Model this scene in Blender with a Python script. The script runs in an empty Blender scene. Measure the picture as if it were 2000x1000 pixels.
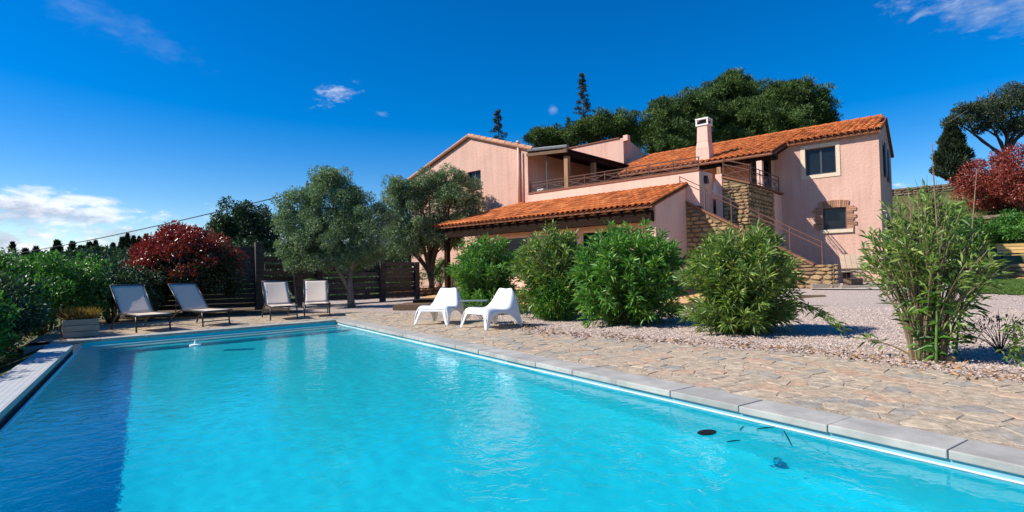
import bpy, math, random
import numpy as np
from mathutils import Matrix, Vector
random.seed(7); rng = np.random.default_rng(11)
R = math.radians
scene = bpy.context.scene
col = scene.collection

# ------------------------------------------------------------------ camera
F_PX = 1072.0
YAW, PITCH, ROLL, CAM_H = math.atan2(718, F_PX), math.atan(31 / F_PX), R(1.1), 1.02
fw = Vector((math.sin(YAW) * math.cos(PITCH), math.cos(YAW) * math.cos(PITCH), math.sin(PITCH)))
rt0 = Vector((math.cos(YAW), -math.sin(YAW), 0)); up0 = rt0.cross(fw)
RTV = rt0 * math.cos(ROLL) - up0 * math.sin(ROLL); UPV = up0 * math.cos(ROLL) + rt0 * math.sin(ROLL)
CAM = Vector((0, 0, CAM_H))
cam_data = bpy.data.cameras.new('camera'); cam = bpy.data.objects.new('camera', cam_data); col.objects.link(cam)
m = Matrix((RTV, UPV, -fw)).transposed().to_4x4(); m.translation = CAM
cam.matrix_world = m
cam_data.sensor_width = 36; cam_data.lens = F_PX / 2000 * 36; cam_data.clip_start = 0.05; cam_data.clip_end = 3000
scene.camera = cam

# ------------------------------------------------------------------ sun, sky, exposure
SUN_EL = 41.0; SHADOW_AZ = 113.0            # compass angle (from +Y clockwise) the shadows fall towards
sd_ = Vector((math.sin(R(SHADOW_AZ)) * math.cos(R(SUN_EL)), math.cos(R(SHADOW_AZ)) * math.cos(R(SUN_EL)), -math.sin(R(SUN_EL))))
sun_d = bpy.data.lights.new('sun', 'SUN'); sun_d.energy = 4.3; sun_d.angle = R(0.53); sun_d.color = (1, .95, .86); sun_d.cycles.is_caustics_light = True
sun = bpy.data.objects.new('sun', sun_d); col.objects.link(sun); sun.location = (-20, 10, 30)
sun.rotation_euler = sd_.to_track_quat('-Z', 'Y').to_euler()
world = bpy.data.worlds.new('World'); scene.world = world; world.use_nodes = True
scene.view_settings.view_transform = 'Standard'; scene.view_settings.look = 'None'
scene.view_settings.exposure = 0.55; scene.view_settings.gamma = 1.0; scene.view_settings.use_curve_mapping = False
scene.cycles.max_bounces = 10; scene.cycles.diffuse_bounces = 6; scene.cycles.transparent_max_bounces = 12
scene.cycles.use_denoising = True
scene.cycles.caustics_reflective = False; scene.cycles.caustics_refractive = True


class NT:
    """small node helper"""
    def __init__(s, tree):
        s.t = tree; s.n = tree.nodes; s.l = tree.links
    def new(s, typ, **kw):
        nd = s.n.new(typ)
        for k, v in kw.items(): setattr(nd, k, v)
        return nd
    def val(s, sock, v):
        if hasattr(v, 'is_linked') or isinstance(v, bpy.types.NodeSocket): s.l.new(v, sock)
        else: sock.default_value = v
    def math(s, op, a, b=None, c=None, clamp=False):
        nd = s.new('ShaderNodeMath', operation=op, use_clamp=clamp)
        s.val(nd.inputs[0], a)
        if b is not None: s.val(nd.inputs[1], b)
        if c is not None: s.val(nd.inputs[2], c)
        return nd.outputs[0]
    def noise(s, vec, scale, detail=4, rough=.55, dist=0.0):
        nd = s.new('ShaderNodeTexNoise'); s.val(nd.inputs['Scale'], scale); nd.inputs['Detail'].default_value = detail
        nd.inputs['Roughness'].default_value = rough; nd.inputs['Distortion'].default_value = dist
        if vec is not None: s.l.new(vec, nd.inputs['Vector'])
        return nd.outputs['Fac']
    def ramp(s, fac, stops):
        nd = s.new('ShaderNodeValToRGB'); els = nd.color_ramp.elements
        while len(els) > len(stops): els.remove(els[-1])
        while len(els) < len(stops): els.new(.5)
        for e, (p, c) in zip(els, stops): e.position = p; e.color = (*c, 1) if len(c) == 3 else c
        s.l.new(fac, nd.inputs[0]); return nd.outputs[0]
    def mix(s, fac, a, b, mode='MIX'):
        nd = s.new('ShaderNodeMix', data_type='RGBA', blend_type=mode)
        s.val(nd.inputs[0], fac); s.val(nd.inputs[6], a); s.val(nd.inputs[7], b); return nd.outputs[2]
    def maprange(s, v, a, b, c=0, d=1, smooth=True):
        nd = s.new('ShaderNodeMapRange', interpolation_type='SMOOTHSTEP' if smooth else 'LINEAR')
        for i, x in enumerate((v, a, b, c, d)): s.val(nd.inputs[i], x)
        return nd.outputs[0]


def px_ray(x, y):
    d = fw + RTV * ((x - 1000) / F_PX) - UPV * ((y - 500) / F_PX)
    return d
def ground_at(x, y, z=0.0):                    # world point of a photograph pixel at height z
    d = px_ray(x, y); t = (z - CAM_H) / d.z; return CAM + d * t
def at_depth(x, y, depth):                     # world point of a pixel at a distance along the view axis
    return CAM + px_ray(x, y) * depth

# ---- world: clear sky with small clouds
w = NT(world.node_tree); w.n.clear()
out = w.new('ShaderNodeOutputWorld'); bg = w.new('ShaderNodeBackground'); bg.inputs[1].default_value = 0.10
sky = w.new('ShaderNodeTexSky', sky_type='NISHITA'); sky.sun_disc = False
sky.sun_elevation = R(SUN_EL); sky.sun_rotation = R((SHADOW_AZ + 180) % 360); sky.altitude = 300; sky.air_density = 1.0; sky.dust_density = .35; sky.ozone_density = 3.0
hs = w.new('ShaderNodeHueSaturation'); hs.inputs['Saturation'].default_value = 1.57; hs.inputs['Hue'].default_value = .510; hs.inputs['Value'].default_value = 1.04
w.l.new(sky.outputs[0], hs.inputs['Color'])
tc = w.new('ShaderNodeTexCoord'); dirv = tc.outputs['Generated']
sep = w.new('ShaderNodeSeparateXYZ'); w.l.new(dirv, sep.inputs[0])
az = w.math('ARCTAN2', sep.outputs[0], sep.outputs[1]); el = w.math('ARCSINE', sep.outputs[2])
cmb = w.new('ShaderNodeCombineXYZ'); w.l.new(az, cmb.inputs[0]); w.l.new(w.math('MULTIPLY', el, 2.2), cmb.inputs[1])
def cloud_noise(scale, detail=6, off=0.0):
    mp = w.new('ShaderNodeMapping'); mp.inputs['Location'].default_value = (off, off * .7, off * 1.3); w.l.new(cmb.outputs[0], mp.inputs[0])
    return w.noise(mp.outputs[0], scale, detail, .6, .3)
def blob(x, y, wx, wy, ang=0):
    d = px_ray(x, y).normalized(); a0, e0 = math.atan2(d.x, d.y), math.asin(d.z)
    da = w.math('SUBTRACT', az, a0); de = w.math('SUBTRACT', el, e0)
    ca, sa = math.cos(R(ang)), math.sin(R(ang))
    p = w.math('ADD', w.math('MULTIPLY', da, ca / wx), w.math('MULTIPLY', de, sa / wx))
    q = w.math('ADD', w.math('MULTIPLY', da, -sa / wy), w.math('MULTIPLY', de, ca / wy))
    r = w.math('SQRT', w.math('ADD', w.math('MULTIPLY', p, p), w.math('MULTIPLY', q, q)))
    return w.math('SUBTRACT', 1.0, r)
n1 = cloud_noise(13.0); n2 = cloud_noise(36.0, 6, 3.1); n3 = cloud_noise(5.0, 4, 7.7)
nn = w.math('ADD', w.math('MULTIPLY', w.math('SUBTRACT', n1, .5), 1.5), w.math('MULTIPLY', w.math('SUBTRACT', n2, .5), 1.3))
def mask(shape, k, lo, hi, amp):
    return w.math('MULTIPLY', w.maprange(w.math('ADD', shape, w.math('MULTIPLY', nn, k)), lo, hi), amp)
band = w.math('MULTIPLY', w.maprange(el, .03, .16, 1.15, -.9, smooth=False), 1.0)      # low cloud all round the horizon
masks = [mask(band, 2.0, .15, 1.1, .9),
         mask(blob(50, 408, .10, .036), 1.0, .1, .8, .95), mask(blob(165, 392, .06, .011), .6, .1, .6, .8), mask(blob(192, 420, .055, .020), .7, .1, .6, .8),
         mask(blob(655, 185, .046, .024, 8), 1.7, .15, 1.3, .62), mask(blob(748, 222, .016, .007), 1.2, .15, 1.2, .3), mask(blob(1081, 214, .012, .012), 1.0, .15, 1.2, .3),
         mask(blob(1940, 20, .13, .036, -18), 1.3, .1, 1.4, .5), mask(blob(1790, 32, .018, .006, 28), .4, .1, .9, .3), mask(blob(200, 35, .16, .03, -16), .9, 0, 1.6, .10)]
tot = masks[0]
for k in masks[1:]: tot = w.math('MAXIMUM', tot, k)
shade = w.maprange(w.math('ADD', n3, w.math('MULTIPLY', w.math('SUBTRACT', n2, .5), .5)), .38, .62)
ccol = w.mix(shade, (3.4, 3.9, 5.0, 1), (7.2, 7.4, 8.0, 1))
w.l.new(w.mix(tot, hs.outputs[0], ccol), bg.inputs[0]); w.l.new(bg.outputs[0], out.inputs[0])

# ------------------------------------------------------------------ materials
MATS = {}
def mat(name, base, rough=.8, var=.15, scale=6.0, bump=.0, bscale=40.0, spec=.3, metal=0.0, streak=None, obj_random=0.0, tint=None, bdist=.01, stain=0.0):
    """procedural surface: colour mottled by noise, fine bump"""
    mt = bpy.data.materials.new(name); mt.use_nodes = True; t = NT(mt.node_tree); t.n.clear()
    o = t.new('ShaderNodeOutputMaterial'); p = t.new('ShaderNodeBsdfPrincipled'); t.l.new(p.outputs[0], o.inputs[0])
    tcn = t.new('ShaderNodeTexCoord'); v = tcn.outputs['Object']
    if streak:
        mp = t.new('ShaderNodeMapping'); mp.inputs['Scale'].default_value = streak; t.l.new(v, mp.inputs[0]); v = mp.outputs[0]
    a = tuple(max(0, c * (1 - var)) for c in base); b = tuple(min(1, c * (1 + var)) for c in base)
    f = t.noise(v, scale, 6, .6)
    c = t.ramp(f, [(.3, a), (.7, b)])
    if stain:                                   # rain streaks and faded patches
        mp2 = t.new('ShaderNodeMapping'); mp2.inputs['Scale'].default_value = (3.0, 3.0, .22); t.l.new(tcn.outputs['Object'], mp2.inputs[0])
        f2 = t.maprange(t.noise(mp2.outputs[0], 1.6, 5, .65), .38, .68); f3 = t.noise(tcn.outputs['Object'], .55, 3, .5)
        c = t.mix(t.math('MULTIPLY', f2, stain), c, tuple(k * q for k, q in zip(base, (.74, .70, .70))) + (1,)); c = t.mix(t.math('MULTIPLY', t.maprange(f3, .45, .75), stain), c, tuple(min(1, k * q) for k, q in zip(base, (1.12, 1.18, 1.22))) + (1,))
    if tint:                                    # per piece colour from a stored attribute
        at = t.new('ShaderNodeAttribute', attribute_name='tint')
        tr = t.ramp(at.outputs['Fac'], tint); c = t.mix(1.0, c, tr, 'MULTIPLY')
    if obj_random:
        oi = t.new('ShaderNodeObjectInfo')
        if isinstance(obj_random, list): rr = t.ramp(oi.outputs['Random'], obj_random)
        else: rr = t.ramp(oi.outputs['Random'], [(0, (1 - obj_random,) * 3), (1, (1 + obj_random * .4,) * 3)])
        c = t.mix(1.0, c, rr, 'MULTIPLY')
    t.l.new(c, p.inputs['Base Color']); p.inputs['Roughness'].default_value = rough
    p.inputs['Specular IOR Level'].default_value = spec; p.inputs['Metallic'].default_value = metal
    if bump:
        bn = t.new('ShaderNodeBump'); bn.inputs['Strength'].default_value = bump; bn.inputs['Distance'].default_value = bdist
        t.l.new(t.noise(v, bscale, 4, .6), bn.inputs['Height']); t.l.new(bn.outputs[0], p.inputs['Normal'])
    MATS[name] = mt; return mt

def leaf_mat(name, stops, rough=.45, trans=.3, spec=.4):
    mt = bpy.data.materials.new(name); mt.use_nodes = True; t = NT(mt.node_tree); t.n.clear()
    o = t.new('ShaderNodeOutputMaterial'); p = t.new('ShaderNodeBsdfPrincipled'); tr = t.new('ShaderNodeBsdfTranslucent'); mx = t.new('ShaderNodeMixShader')
    at = t.new('ShaderNodeAttribute', attribute_name='tint')
    c = t.ramp(at.outputs['Fac'], stops)
    t.l.new(c, p.inputs['Base Color']); p.inputs['Roughness'].default_value = rough; p.inputs['Specular IOR Level'].default_value = spec
    c2 = t.mix(1.0, c, (1.2, 1.35, .6, 1), 'MULTIPLY'); t.l.new(c2, tr.inputs[0])
    mx.inputs[0].default_value = trans; t.l.new(p.outputs[0], mx.inputs[1]); t.l.new(tr.outputs[0], mx.inputs[2]); t.l.new(mx.outputs[0], o.inputs[0])
    MATS[name] = mt; return mt

mat('stucco', (.66, .405, .31), .92, .07, 1.2, .6, 11.0, .1, bdist=.03, stain=.5)
mat('stucco_smooth', (.80, .51, .395), .9, .06, 1.0, .35, 22.0, .1, bdist=.012, stain=.4)
mat('terracotta', (.50, .145, .042), .8, .2, 9.0, .2, 60, .2, obj_random=[(0, (.55, .52, .52)), (.2, (.85, .82, .80)), (.6, (1, .98, .95)), (.9, (1.2, 1.2, 1.15)), (1, (1.25, 1.6, 1.9))])
mat('terracotta_stuff', (.50, .145, .042), .8, .25, 9.0, .2, 60, .2, tint=[(0, (.55, .52, .52)), (.2, (.85, .82, .80)), (.6, (1, .98, .95)), (.9, (1.2, 1.2, 1.15)), (1, (1.25, 1.6, 1.9))])
mat('terracotta_pale', (.55, .30, .19), .85, .18, 8.0, .2, 50, .2, obj_random=.2)
mat('roof_under', (.20, .075, .035), .9, .3, 12, .3, 30)
mat('cap_brick', (.25, .105, .06), .85, .2, 12, .3, 50)
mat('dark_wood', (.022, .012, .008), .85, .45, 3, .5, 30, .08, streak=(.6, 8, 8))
mat('old_wood', (.16, .10, .06), .8, .35, 3, .5, 30, .2, streak=(.8, 9, 9))
mat('post_wood', (.34, .20, .10), .8, .25, 3, .4, 30, .2, streak=(6, 6, .6))
mat('fence_wood', (.085, .070, .058), .8, .5, 3, .6, 25, .25, streak=(.8, 9, 9), obj_random=.4)
mat('grey_wood', (.38, .31, .245), .85, .3, 3, .5, 30, .2, streak=(1, 9, 9), obj_random=.25)
mat('pale_wood', (.58, .42, .28), .8, .15, 3, .4, 30, .2, streak=(1, 9, 9), obj_random=.2)
mat('yellow_wood', (.62, .40, .16), .8, .15, 3, .4, 30, .2, streak=(1, 9, 9), obj_random=.2)
mat('iron', (.14, .065, .045), .6, .3, 20, 0, 10, .4)
mat('black_metal', (.018, .018, .020), .45, .2, 20, 0, 10, .5)
mat('gutter_metal', (.10, .105, .11), .4, .2, 6, 0, 10, .5)
mat('lounger_frame', (.022, .020, .022), .4, .2, 20, 0, 10, .5)
mat('lounger_mesh', (.72, .58, .45), .7, .05, 200, .3, 300, .2, bdist=.002)
mat('white_plastic', (.84, .84, .83), .38, .02, 3, 0, 10, .45)
mat('table_metal', (.17, .22, .20), .45, .15, 8, 0, 10, .5)
mat('cream_frame', (.68, .55, .40), .8, .08, 6, .2, 40, .2)
mat('grey_frame', (.045, .052, .062), .4, .1, 10, 0, 10, .5)
mat('pane_glass', (.010, .013, .018), .05, .1, 4, 0, 10, .3)
mat('curtain', (.10, .12, .14), .8, .3, 3, .2, 20, .2, streak=(14, 14, 1))
mat('white_paint', (.78, .76, .72), .7, .05, 8, .1, 40, .3)
mat('pipe_paint', (.66, .42, .32), .6, .08, 6, 0, 10, .4)
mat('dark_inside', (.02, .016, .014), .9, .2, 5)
mat('wall_stone', (.40, .29, .17), .9, .3, 7, .7, 25, .15, obj_random=[(0, (.55, .50, .50)), (.35, (.95, .88, .80)), (.6, (1.05, .95, .78)), (.8, (1.3, 1.2, 1.05)), (1, (.95, .74, .60))], bdist=.02)
mat('terrace_stone', (.22, .165, .11), .95, .4, 5, .8, 20, .1, obj_random=.4, bdist=.03)
mat('wall_mortar', (.20, .145, .09), .95, .3, 14, .6, 30, .1, bdist=.02)
mat('brick', (.47, .25, .155), .9, .2, 12, .4, 50, .15, obj_random=.35)
mat('coping', (.40, .375, .33), .85, .22, 4, .35, 60, .25, obj_random=.14, bdist=.004)
mat('liner', (.008, .72, .85), .6, .04, 2, 0, 10, .2)
mat('liner_pale', (.40, .68, .72), .6, .05, 3, 0, 10, .2)
mat('shade_teal', (.20, .40, .44), .6, .08, 3, 0, 10, .3)
mat('lip_white', (.80, .80, .77), .5, .06, 6, .2, 40, .3)
mat('gutter_dark', (.16, .155, .14), .8, .4, 6, .3, 30, .3)
mat('gravel', (.48, .385, .325), .95, .28, 26, 1.0, 45, .15, bdist=.03)
mat('pebble', (.52, .425, .365), .9, .2, 20, 0, 10, .2, tint=[(0, (.52, .48, .46)), (.4, (.95, .9, .88)), (.8, (1.1, 1.05, 1.02)), (1, (1.35, 1.3, 1.25))])
mat('paving_mortar', (.41, .325, .235), .95, .3, 9, .9, 34, .1, bdist=.02)
mat('paving_stone', (.44, .36, .27), .88, .34, 12, .6, 30, .2, tint=[(0, (.72, .78, .86)), (.18, (.86, .90, .95)), (.3, (.96, .94, .90)), (.7, (1.04, .97, .89)), (.86, (1.1, .88, .78)), (1, (1.2, 1.16, 1.08))], bdist=.015)
mat('sand', (.60, .36, .165), .95, .15, 3, .5, 40, .1)
mat('soil', (.16, .115, .07), .95, .35, 4, .8, 14, .1, bdist=.04)
mat('hill_grass', (.105, .105, .04), .95, .5, .7, .9, 6, .1, bdist=.1)
mat('lawn_soil', (.07, .12, .03), .95, .3, 5, .8, 30, .1)
mat('concrete', (.50, .44, .37), .9, .12, 3, .3, 30, .2)
mat('earth_bank', (.27, .175, .115), .95, .25, 3, .8, 9, .1, bdist=.08)
mat('far_hill', (.055, .085, .075), .95, .3, .02, 0, 10, .1)
mat('bark', (.10, .075, .055), .95, .4, 5, .9, 14, .1, streak=(4, 4, 1), bdist=.03)
mat('bark_grey', (.20, .17, .135), .95, .35, 5, .9, 14, .1, streak=(4, 4, 1), bdist=.03)
mat('stem', (.20, .15, .085), .9, .3, 8)
mat('stem_green', (.12, .16, .04), .7, .3, 8)
mat('cane', (.24, .155, .09), .7, .3, 6, streak=(1, 1, 4))
mat('cane_green', (.10, .20, .04), .6, .3, 6, streak=(1, 1, 4))
mat('pot_orange', (.62, .14, .04), .7, .1, 8)
mat('dark_leaf', (.006, .005, .004), .5, .3, 8)
mat('litter', (.24, .135, .06), .9, .3, 8, tint=[(0, (.35, .3, .3)), (.5, (1, 1, 1)), (1, (1.9, 1.7, 1.5))])
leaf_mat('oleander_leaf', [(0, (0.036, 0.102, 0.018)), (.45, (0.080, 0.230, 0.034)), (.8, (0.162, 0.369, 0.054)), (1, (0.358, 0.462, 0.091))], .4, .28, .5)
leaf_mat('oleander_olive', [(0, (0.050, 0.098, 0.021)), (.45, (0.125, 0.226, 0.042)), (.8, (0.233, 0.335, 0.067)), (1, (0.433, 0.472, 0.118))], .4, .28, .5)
leaf_mat('hedge_leaf', [(0, (0.020, 0.065, 0.017)), (.5, (0.060, 0.174, 0.033)), (.85, (0.129, 0.313, 0.049)), (1, (0.224, 0.386, 0.082))], .38, .36, .5)
leaf_mat('olive_leaf', [(0, (0.081, 0.123, 0.065)), (.5, (0.171, 0.256, 0.122)), (.85, (0.270, 0.379, 0.187)), (1, (0.450, 0.554, 0.337))], .5, .2, .4)
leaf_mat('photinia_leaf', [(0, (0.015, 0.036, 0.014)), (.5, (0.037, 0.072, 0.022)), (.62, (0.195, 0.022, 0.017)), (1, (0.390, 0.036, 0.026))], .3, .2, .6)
leaf_mat('photinia_rust', [(0, (0.146, 0.022, 0.013)), (.5, (0.275, 0.044, 0.028)), (.8, (0.421, 0.083, 0.050)), (1, (0.162, 0.099, 0.033))], .4, .2, .5)
leaf_mat('pine_leaf', [(0, (0.026, 0.056, 0.015)), (.5, (0.074, 0.131, 0.030)), (1, (0.174, 0.254, 0.057))], .6, .12, .3)
leaf_mat('cedar_leaf', [(0, (0.017, 0.031, 0.024)), (.5, (0.033, 0.055, 0.044)), (1, (0.066, 0.094, 0.072))], .6, .1, .3)
leaf_mat('dark_tree_leaf', [(0, (0.019, 0.040, 0.022)), (.5, (0.045, 0.085, 0.041)), (1, (0.095, 0.157, 0.072))], .5, .15, .3)
leaf_mat('cypress_leaf', [(0, (0.011, 0.020, 0.009)), (.5, (0.024, 0.040, 0.015)), (1, (0.055, 0.072, 0.028))], .6, .1, .3)
leaf_mat('oak_leaf', [(0, (.03, .045, .025)), (.5, (.06, .085, .045)), (1, (.11, .14, .075))], .5, .2, .3)
leaf_mat('grass_blade', [(0, (.06, .12, .02)), (.6, (.12, .22, .035)), (1, (.22, .26, .07))], .5, .3, .3)
leaf_mat('dry_grass', [(0, (.16, .10, .03)), (.6, (.30, .21, .06)), (1, (.40, .16, .05))], .6, .3, .3)

# water: rippled refracting surface
wm = bpy.data.materials.new('water'); wm.use_nodes = True; t = NT(wm.node_tree); t.n.clear()
o = t.new('ShaderNodeOutputMaterial'); p = t.new('ShaderNodeBsdfPrincipled'); t.l.new(p.outputs[0], o.inputs[0])
p.inputs['Base Color'].default_value = (.93, 1, 1, 1); p.inputs['Roughness'].default_value = 0.0; p.inputs['IOR'].default_value = 1.33; p.inputs['Transmission Weight'].default_value = 1.0
tcn = t.new('ShaderNodeTexCoord'); bn = t.new('ShaderNodeBump'); bn.inputs['Strength'].default_value = .32; bn.inputs['Distance'].default_value = .02
t.l.new(t.noise(tcn.outputs['Object'], 9.0, 3, .55, .5), bn.inputs['Height']); t.l.new(bn.outputs[0], p.inputs['Normal'])
MATS['water'] = wm

# overflow slab with small mosaic tiles
sm = mat('mosaic', (.62, .61, .58), .6, .08, 4, 0, 10, .35)
t = NT(sm.node_tree); p = [n for n in t.n if n.type == 'BSDF_PRINCIPLED'][0]
br = t.new('ShaderNodeTexBrick'); br.offset = 0; br.inputs['Scale'].default_value = 1; br.inputs['Brick Width'].default_value = .05; br.inputs['Row Height'].default_value = .05; br.inputs['Mortar Size'].default_value = .004
br.inputs['Color1'].default_value = (.55, .54, .51, 1); br.inputs['Color2'].default_value = (.47, .47, .46, 1); br.inputs['Mortar'].default_value = (.34, .33, .31, 1)
tcn = t.new('ShaderNodeTexCoord'); t.l.new(tcn.outputs['Object'], br.inputs['Vector']); t.l.new(br.outputs[0], p.inputs['Base Color'])

# ------------------------------------------------------------------ mesh helpers
def link(name, me, m_, parent=None, smooth=False):
    ob = bpy.data.objects.new(name, me); col.objects.link(ob)
    if m_ is not None:
        me.materials.clear(); me.materials.append(MATS[m_] if isinstance(m_, str) else m_)
    if parent is not None: ob.parent = parent
    if smooth: me.polygons.foreach_set('use_smooth', [True] * len(me.polygons))
    return ob
def tag(o_, label=None, cat=None, group=None, kind=None):
    if label: o_['label'] = label
    if cat: o_['category'] = cat
    if group: o_['group'] = group
    if kind: o_['kind'] = kind
    return o_
def empty(name, loc=(0, 0, 0), rz=0.0, label=None, cat=None, group=None):
    e = bpy.data.objects.new(name, None); col.objects.link(e); e.location = loc; e.rotation_euler = (0, 0, rz); e.empty_display_size = .2
    return tag(e, label, cat, group)
def copy_tree(o_, parent=None):
    c = o_.copy(); col.objects.link(c); c.parent = parent
    for ch in list(o_.children): copy_tree(ch, c)
    return c

class MB:
    def __init__(s): s.v = []; s.f = []; s.t = []
    def add(s, vs, fs, tint=.5):
        b = len(s.v); s.v += [tuple(x) for x in vs]; s.f += [tuple(i + b for i in f) for f in fs]; s.t += [tint] * len(vs); return s
    def box(s, a, b, tint=.5):
        (x0, y0, z0), (x1, y1, z1) = [tuple(min(p, q) for p, q in zip(a, b)), tuple(max(p, q) for p, q in zip(a, b))]
        return s.add([(x0, y0, z0), (x1, y0, z0), (x1, y1, z0), (x0, y1, z0), (x0, y0, z1), (x1, y0, z1), (x1, y1, z1), (x0, y1, z1)],
                     [(0, 3, 2, 1), (4, 5, 6, 7), (0, 1, 5, 4), (1, 2, 6, 5), (2, 3, 7, 6), (3, 0, 4, 7)], tint)
    def prism(s, poly, d, tint=.5):            # polygon (3D points) pushed along d
        n_ = len(poly); d = Vector(d); p = [Vector(q) for q in poly]
        return s.add(p + [q + d for q in p], [tuple(range(n_))[::-1], tuple(range(n_, 2 * n_))] + [(i, (i + 1) % n_, (i + 1) % n_ + n_, i + n_) for i in range(n_)], tint)
    def bar(s, a, b, w_, h_, upv=(0, 0, 1), tint=.5):   # square bar from a to b
        a, b = Vector(a), Vector(b); d = (b - a).normalized(); u_ = Vector(upv)
        if abs(d.dot(u_)) > .98: u_ = Vector((1, 0, 0))
        sx = d.cross(u_).normalized() * w_ / 2; sy = sx.cross(d).normalized() * h_ / 2
        q = [a - sx - sy, a + sx - sy, a + sx + sy, a - sx + sy]
        return s.prism(q, b - a, tint)
    def tube(s, pts, radii, seg=8, cap=True, tint=.5):
        pts = [Vector(p) for p in pts]; n_ = len(pts)
        if not hasattr(radii, '__len__'): radii = [radii] * n_
        prev = None; rings = []
        for i, p in enumerate(pts):
            d = (pts[min(i + 1, n_ - 1)] - pts[max(i - 1, 0)]).normalized()
            if prev is None: prev = d.orthogonal().normalized()
            prev = (prev - d * prev.dot(d)).normalized(); q = d.cross(prev)
            rings.append([p + (prev * math.cos(2 * math.pi * k / seg) + q * math.sin(2 * math.pi * k / seg)) * radii[i] for k in range(seg)])
        vs = [v for r in rings for v in r]; fs = []
        for i in range(n_ - 1):
            for k in range(seg): fs.append((i * seg + k, i * seg + (k + 1) % seg, (i + 1) * seg + (k + 1) % seg, (i + 1) * seg + k))
        if cap: fs += [tuple(range(seg))[::-1], tuple((n_ - 1) * seg + k for k in range(seg))]
        return s.add(vs, fs, tint)
    def mesh(s, name):
        me = bpy.data.meshes.new(name); me.from_pydata(s.v, [], s.f); me.update()
        a = me.attributes.new('tint', 'FLOAT', 'POINT'); a.data.foreach_set('value', s.t); return me
    def build(s, name, m_, parent=None, smooth=False, bevel=0.0):
        ob = link(name, s.mesh(name), m_, parent, smooth)
        if bevel:
            bm_ = ob.modifiers.new('bevel', 'BEVEL'); bm_.width = bevel; bm_.segments = 2; bm_.limit_method = 'ANGLE'
        return ob

def np_mesh(name, V, Fq, tint=None):
    """triangle mesh straight from numpy arrays"""
    me = bpy.data.meshes.new(name); nf, k = Fq.shape
    me.vertices.add(len(V)); me.vertices.foreach_set('co', V.astype(np.float32).ravel())
    me.loops.add(nf * k); me.loops.foreach_set('vertex_index', Fq.astype(np.int32).ravel())
    me.polygons.add(nf); me.polygons.foreach_set('loop_start', np.arange(0, nf * k, k, dtype=np.int32))
    me.update(calc_edges=True)
    if tint is not None:
        a = me.attributes.new('tint', 'FLOAT', 'POINT'); a.data.foreach_set('value', tint.astype(np.float32))
    return me
def unit(a): return a / np.maximum(np.linalg.norm(a, axis=-1, keepdims=True), 1e-9)
def leaves_mesh(name, P, D, L, W, tint, fold=.25, droop=.15, wide=.45):
    """one folded leaf (two triangles) at each point P along D"""
    n_ = len(P); D = unit(D); rnd = rng.normal(size=(n_, 3)); S = unit(np.cross(D, rnd)); Nn = np.cross(S, D)
    Nn = np.where(Nn[:, 2:3] < 0, -Nn, Nn)
    L = np.broadcast_to(L, n_)[:, None]; W = np.broadcast_to(W, n_)[:, None]
    mid = P + D * L * wide
    V = np.stack([P, mid + S * W / 2 + Nn * W * fold, P + D * L - np.array([0, 0, 1.]) * L * droop, mid - S * W / 2 + Nn * W * fold], 1).reshape(-1, 3)
    b = np.arange(n_)[:, None] * 4
    Fq = np.concatenate([b + np.array([[0, 1, 2]]), b + np.array([[0, 2, 3]])], 0)
    return np_mesh(name, V, Fq, np.repeat(tint, 4))
def ball_points(n_, inner=.55):
    d = unit(rng.normal(size=(n_, 3))); r = rng.uniform(inner ** 3, 1, n_) ** (1 / 3); return d * r[:, None], d
def crown_points(clumps, per, inner=.35):
    """clumps: rows of centre xyz and radii xyz -> leaf points and outward directions"""
    P, D, T = [], [], []
    for c in clumps:
        p, d = ball_points(per, inner); P.append(p * c[3:6] + c[:3]); D.append(d); T.append(np.full(per, rng.normal(0, .12)))
    return np.concatenate(P), np.concatenate(D), np.concatenate(T)
def shell_clumps(c, r, n_, size, zmin=-.35, jitter=.18, flat=.8):
    """n clumps spread over an ellipsoid's surface (c, r)"""
    out_ = []
    while len(out_) < n_:
        d = unit(rng.normal(size=3))
        if d[2] < zmin: continue
        k = rng.uniform(.62, 1.0) if rng.random() < .75 else rng.uniform(.2, .7)
        k += rng.normal(0, jitter * .4); s_ = size * rng.uniform(.65, 1.3)
        p = np.array(c) + d * np.array(r) * k
        out_.append([*p, s_, s_, s_ * flat])
    return np.array(out_)

HK = Vector((22.2517, 9.1721, 0)); HU = Vector((-.25038, .96815, 0)); HN = Vector((.96815, .25038, 0))
def hw(s, t_, z=0.0): return HK + HU * s + HN * t_ + Vector((0, 0, z))     # house coordinates to world
def sstep(a, b, x):
    k = min(1, max(0, (x - a) / (b - a))); return k * k * (3 - 2 * k)
def gz(x, y):                                   # height of the land
    q = Vector((x, y, 0)) - HK; tn, sn = q.dot(HN), q.dot(HU)
    z = .36 * sstep(-8.0, -5.0, tn) * sstep(-30, -14, -sn)
    if tn > 5.5:
        hill = 0.0
        for a in (5.5, 11.0, 16.5, 22.0): hill += 1.30 * sstep(a, a + 2.6, tn)
        hill += .03 * max(0, tn - 8)
        z += min(hill, 10) * (1 - sstep(9, 30, sn))
    z -= 1.3 * sstep(1.45, 3.6, -x) * sstep(-40, -14, -y)
    return z

def ray_land(x, y):                             # where a photograph pixel meets the land
    d = px_ray(x, y); t_ = 6.0
    while t_ < 90:
        p_ = CAM + d * t_
        if p_.z < gz(p_.x, p_.y): return p_, t_
        t_ += .1
    return CAM + d * 40, 40
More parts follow.
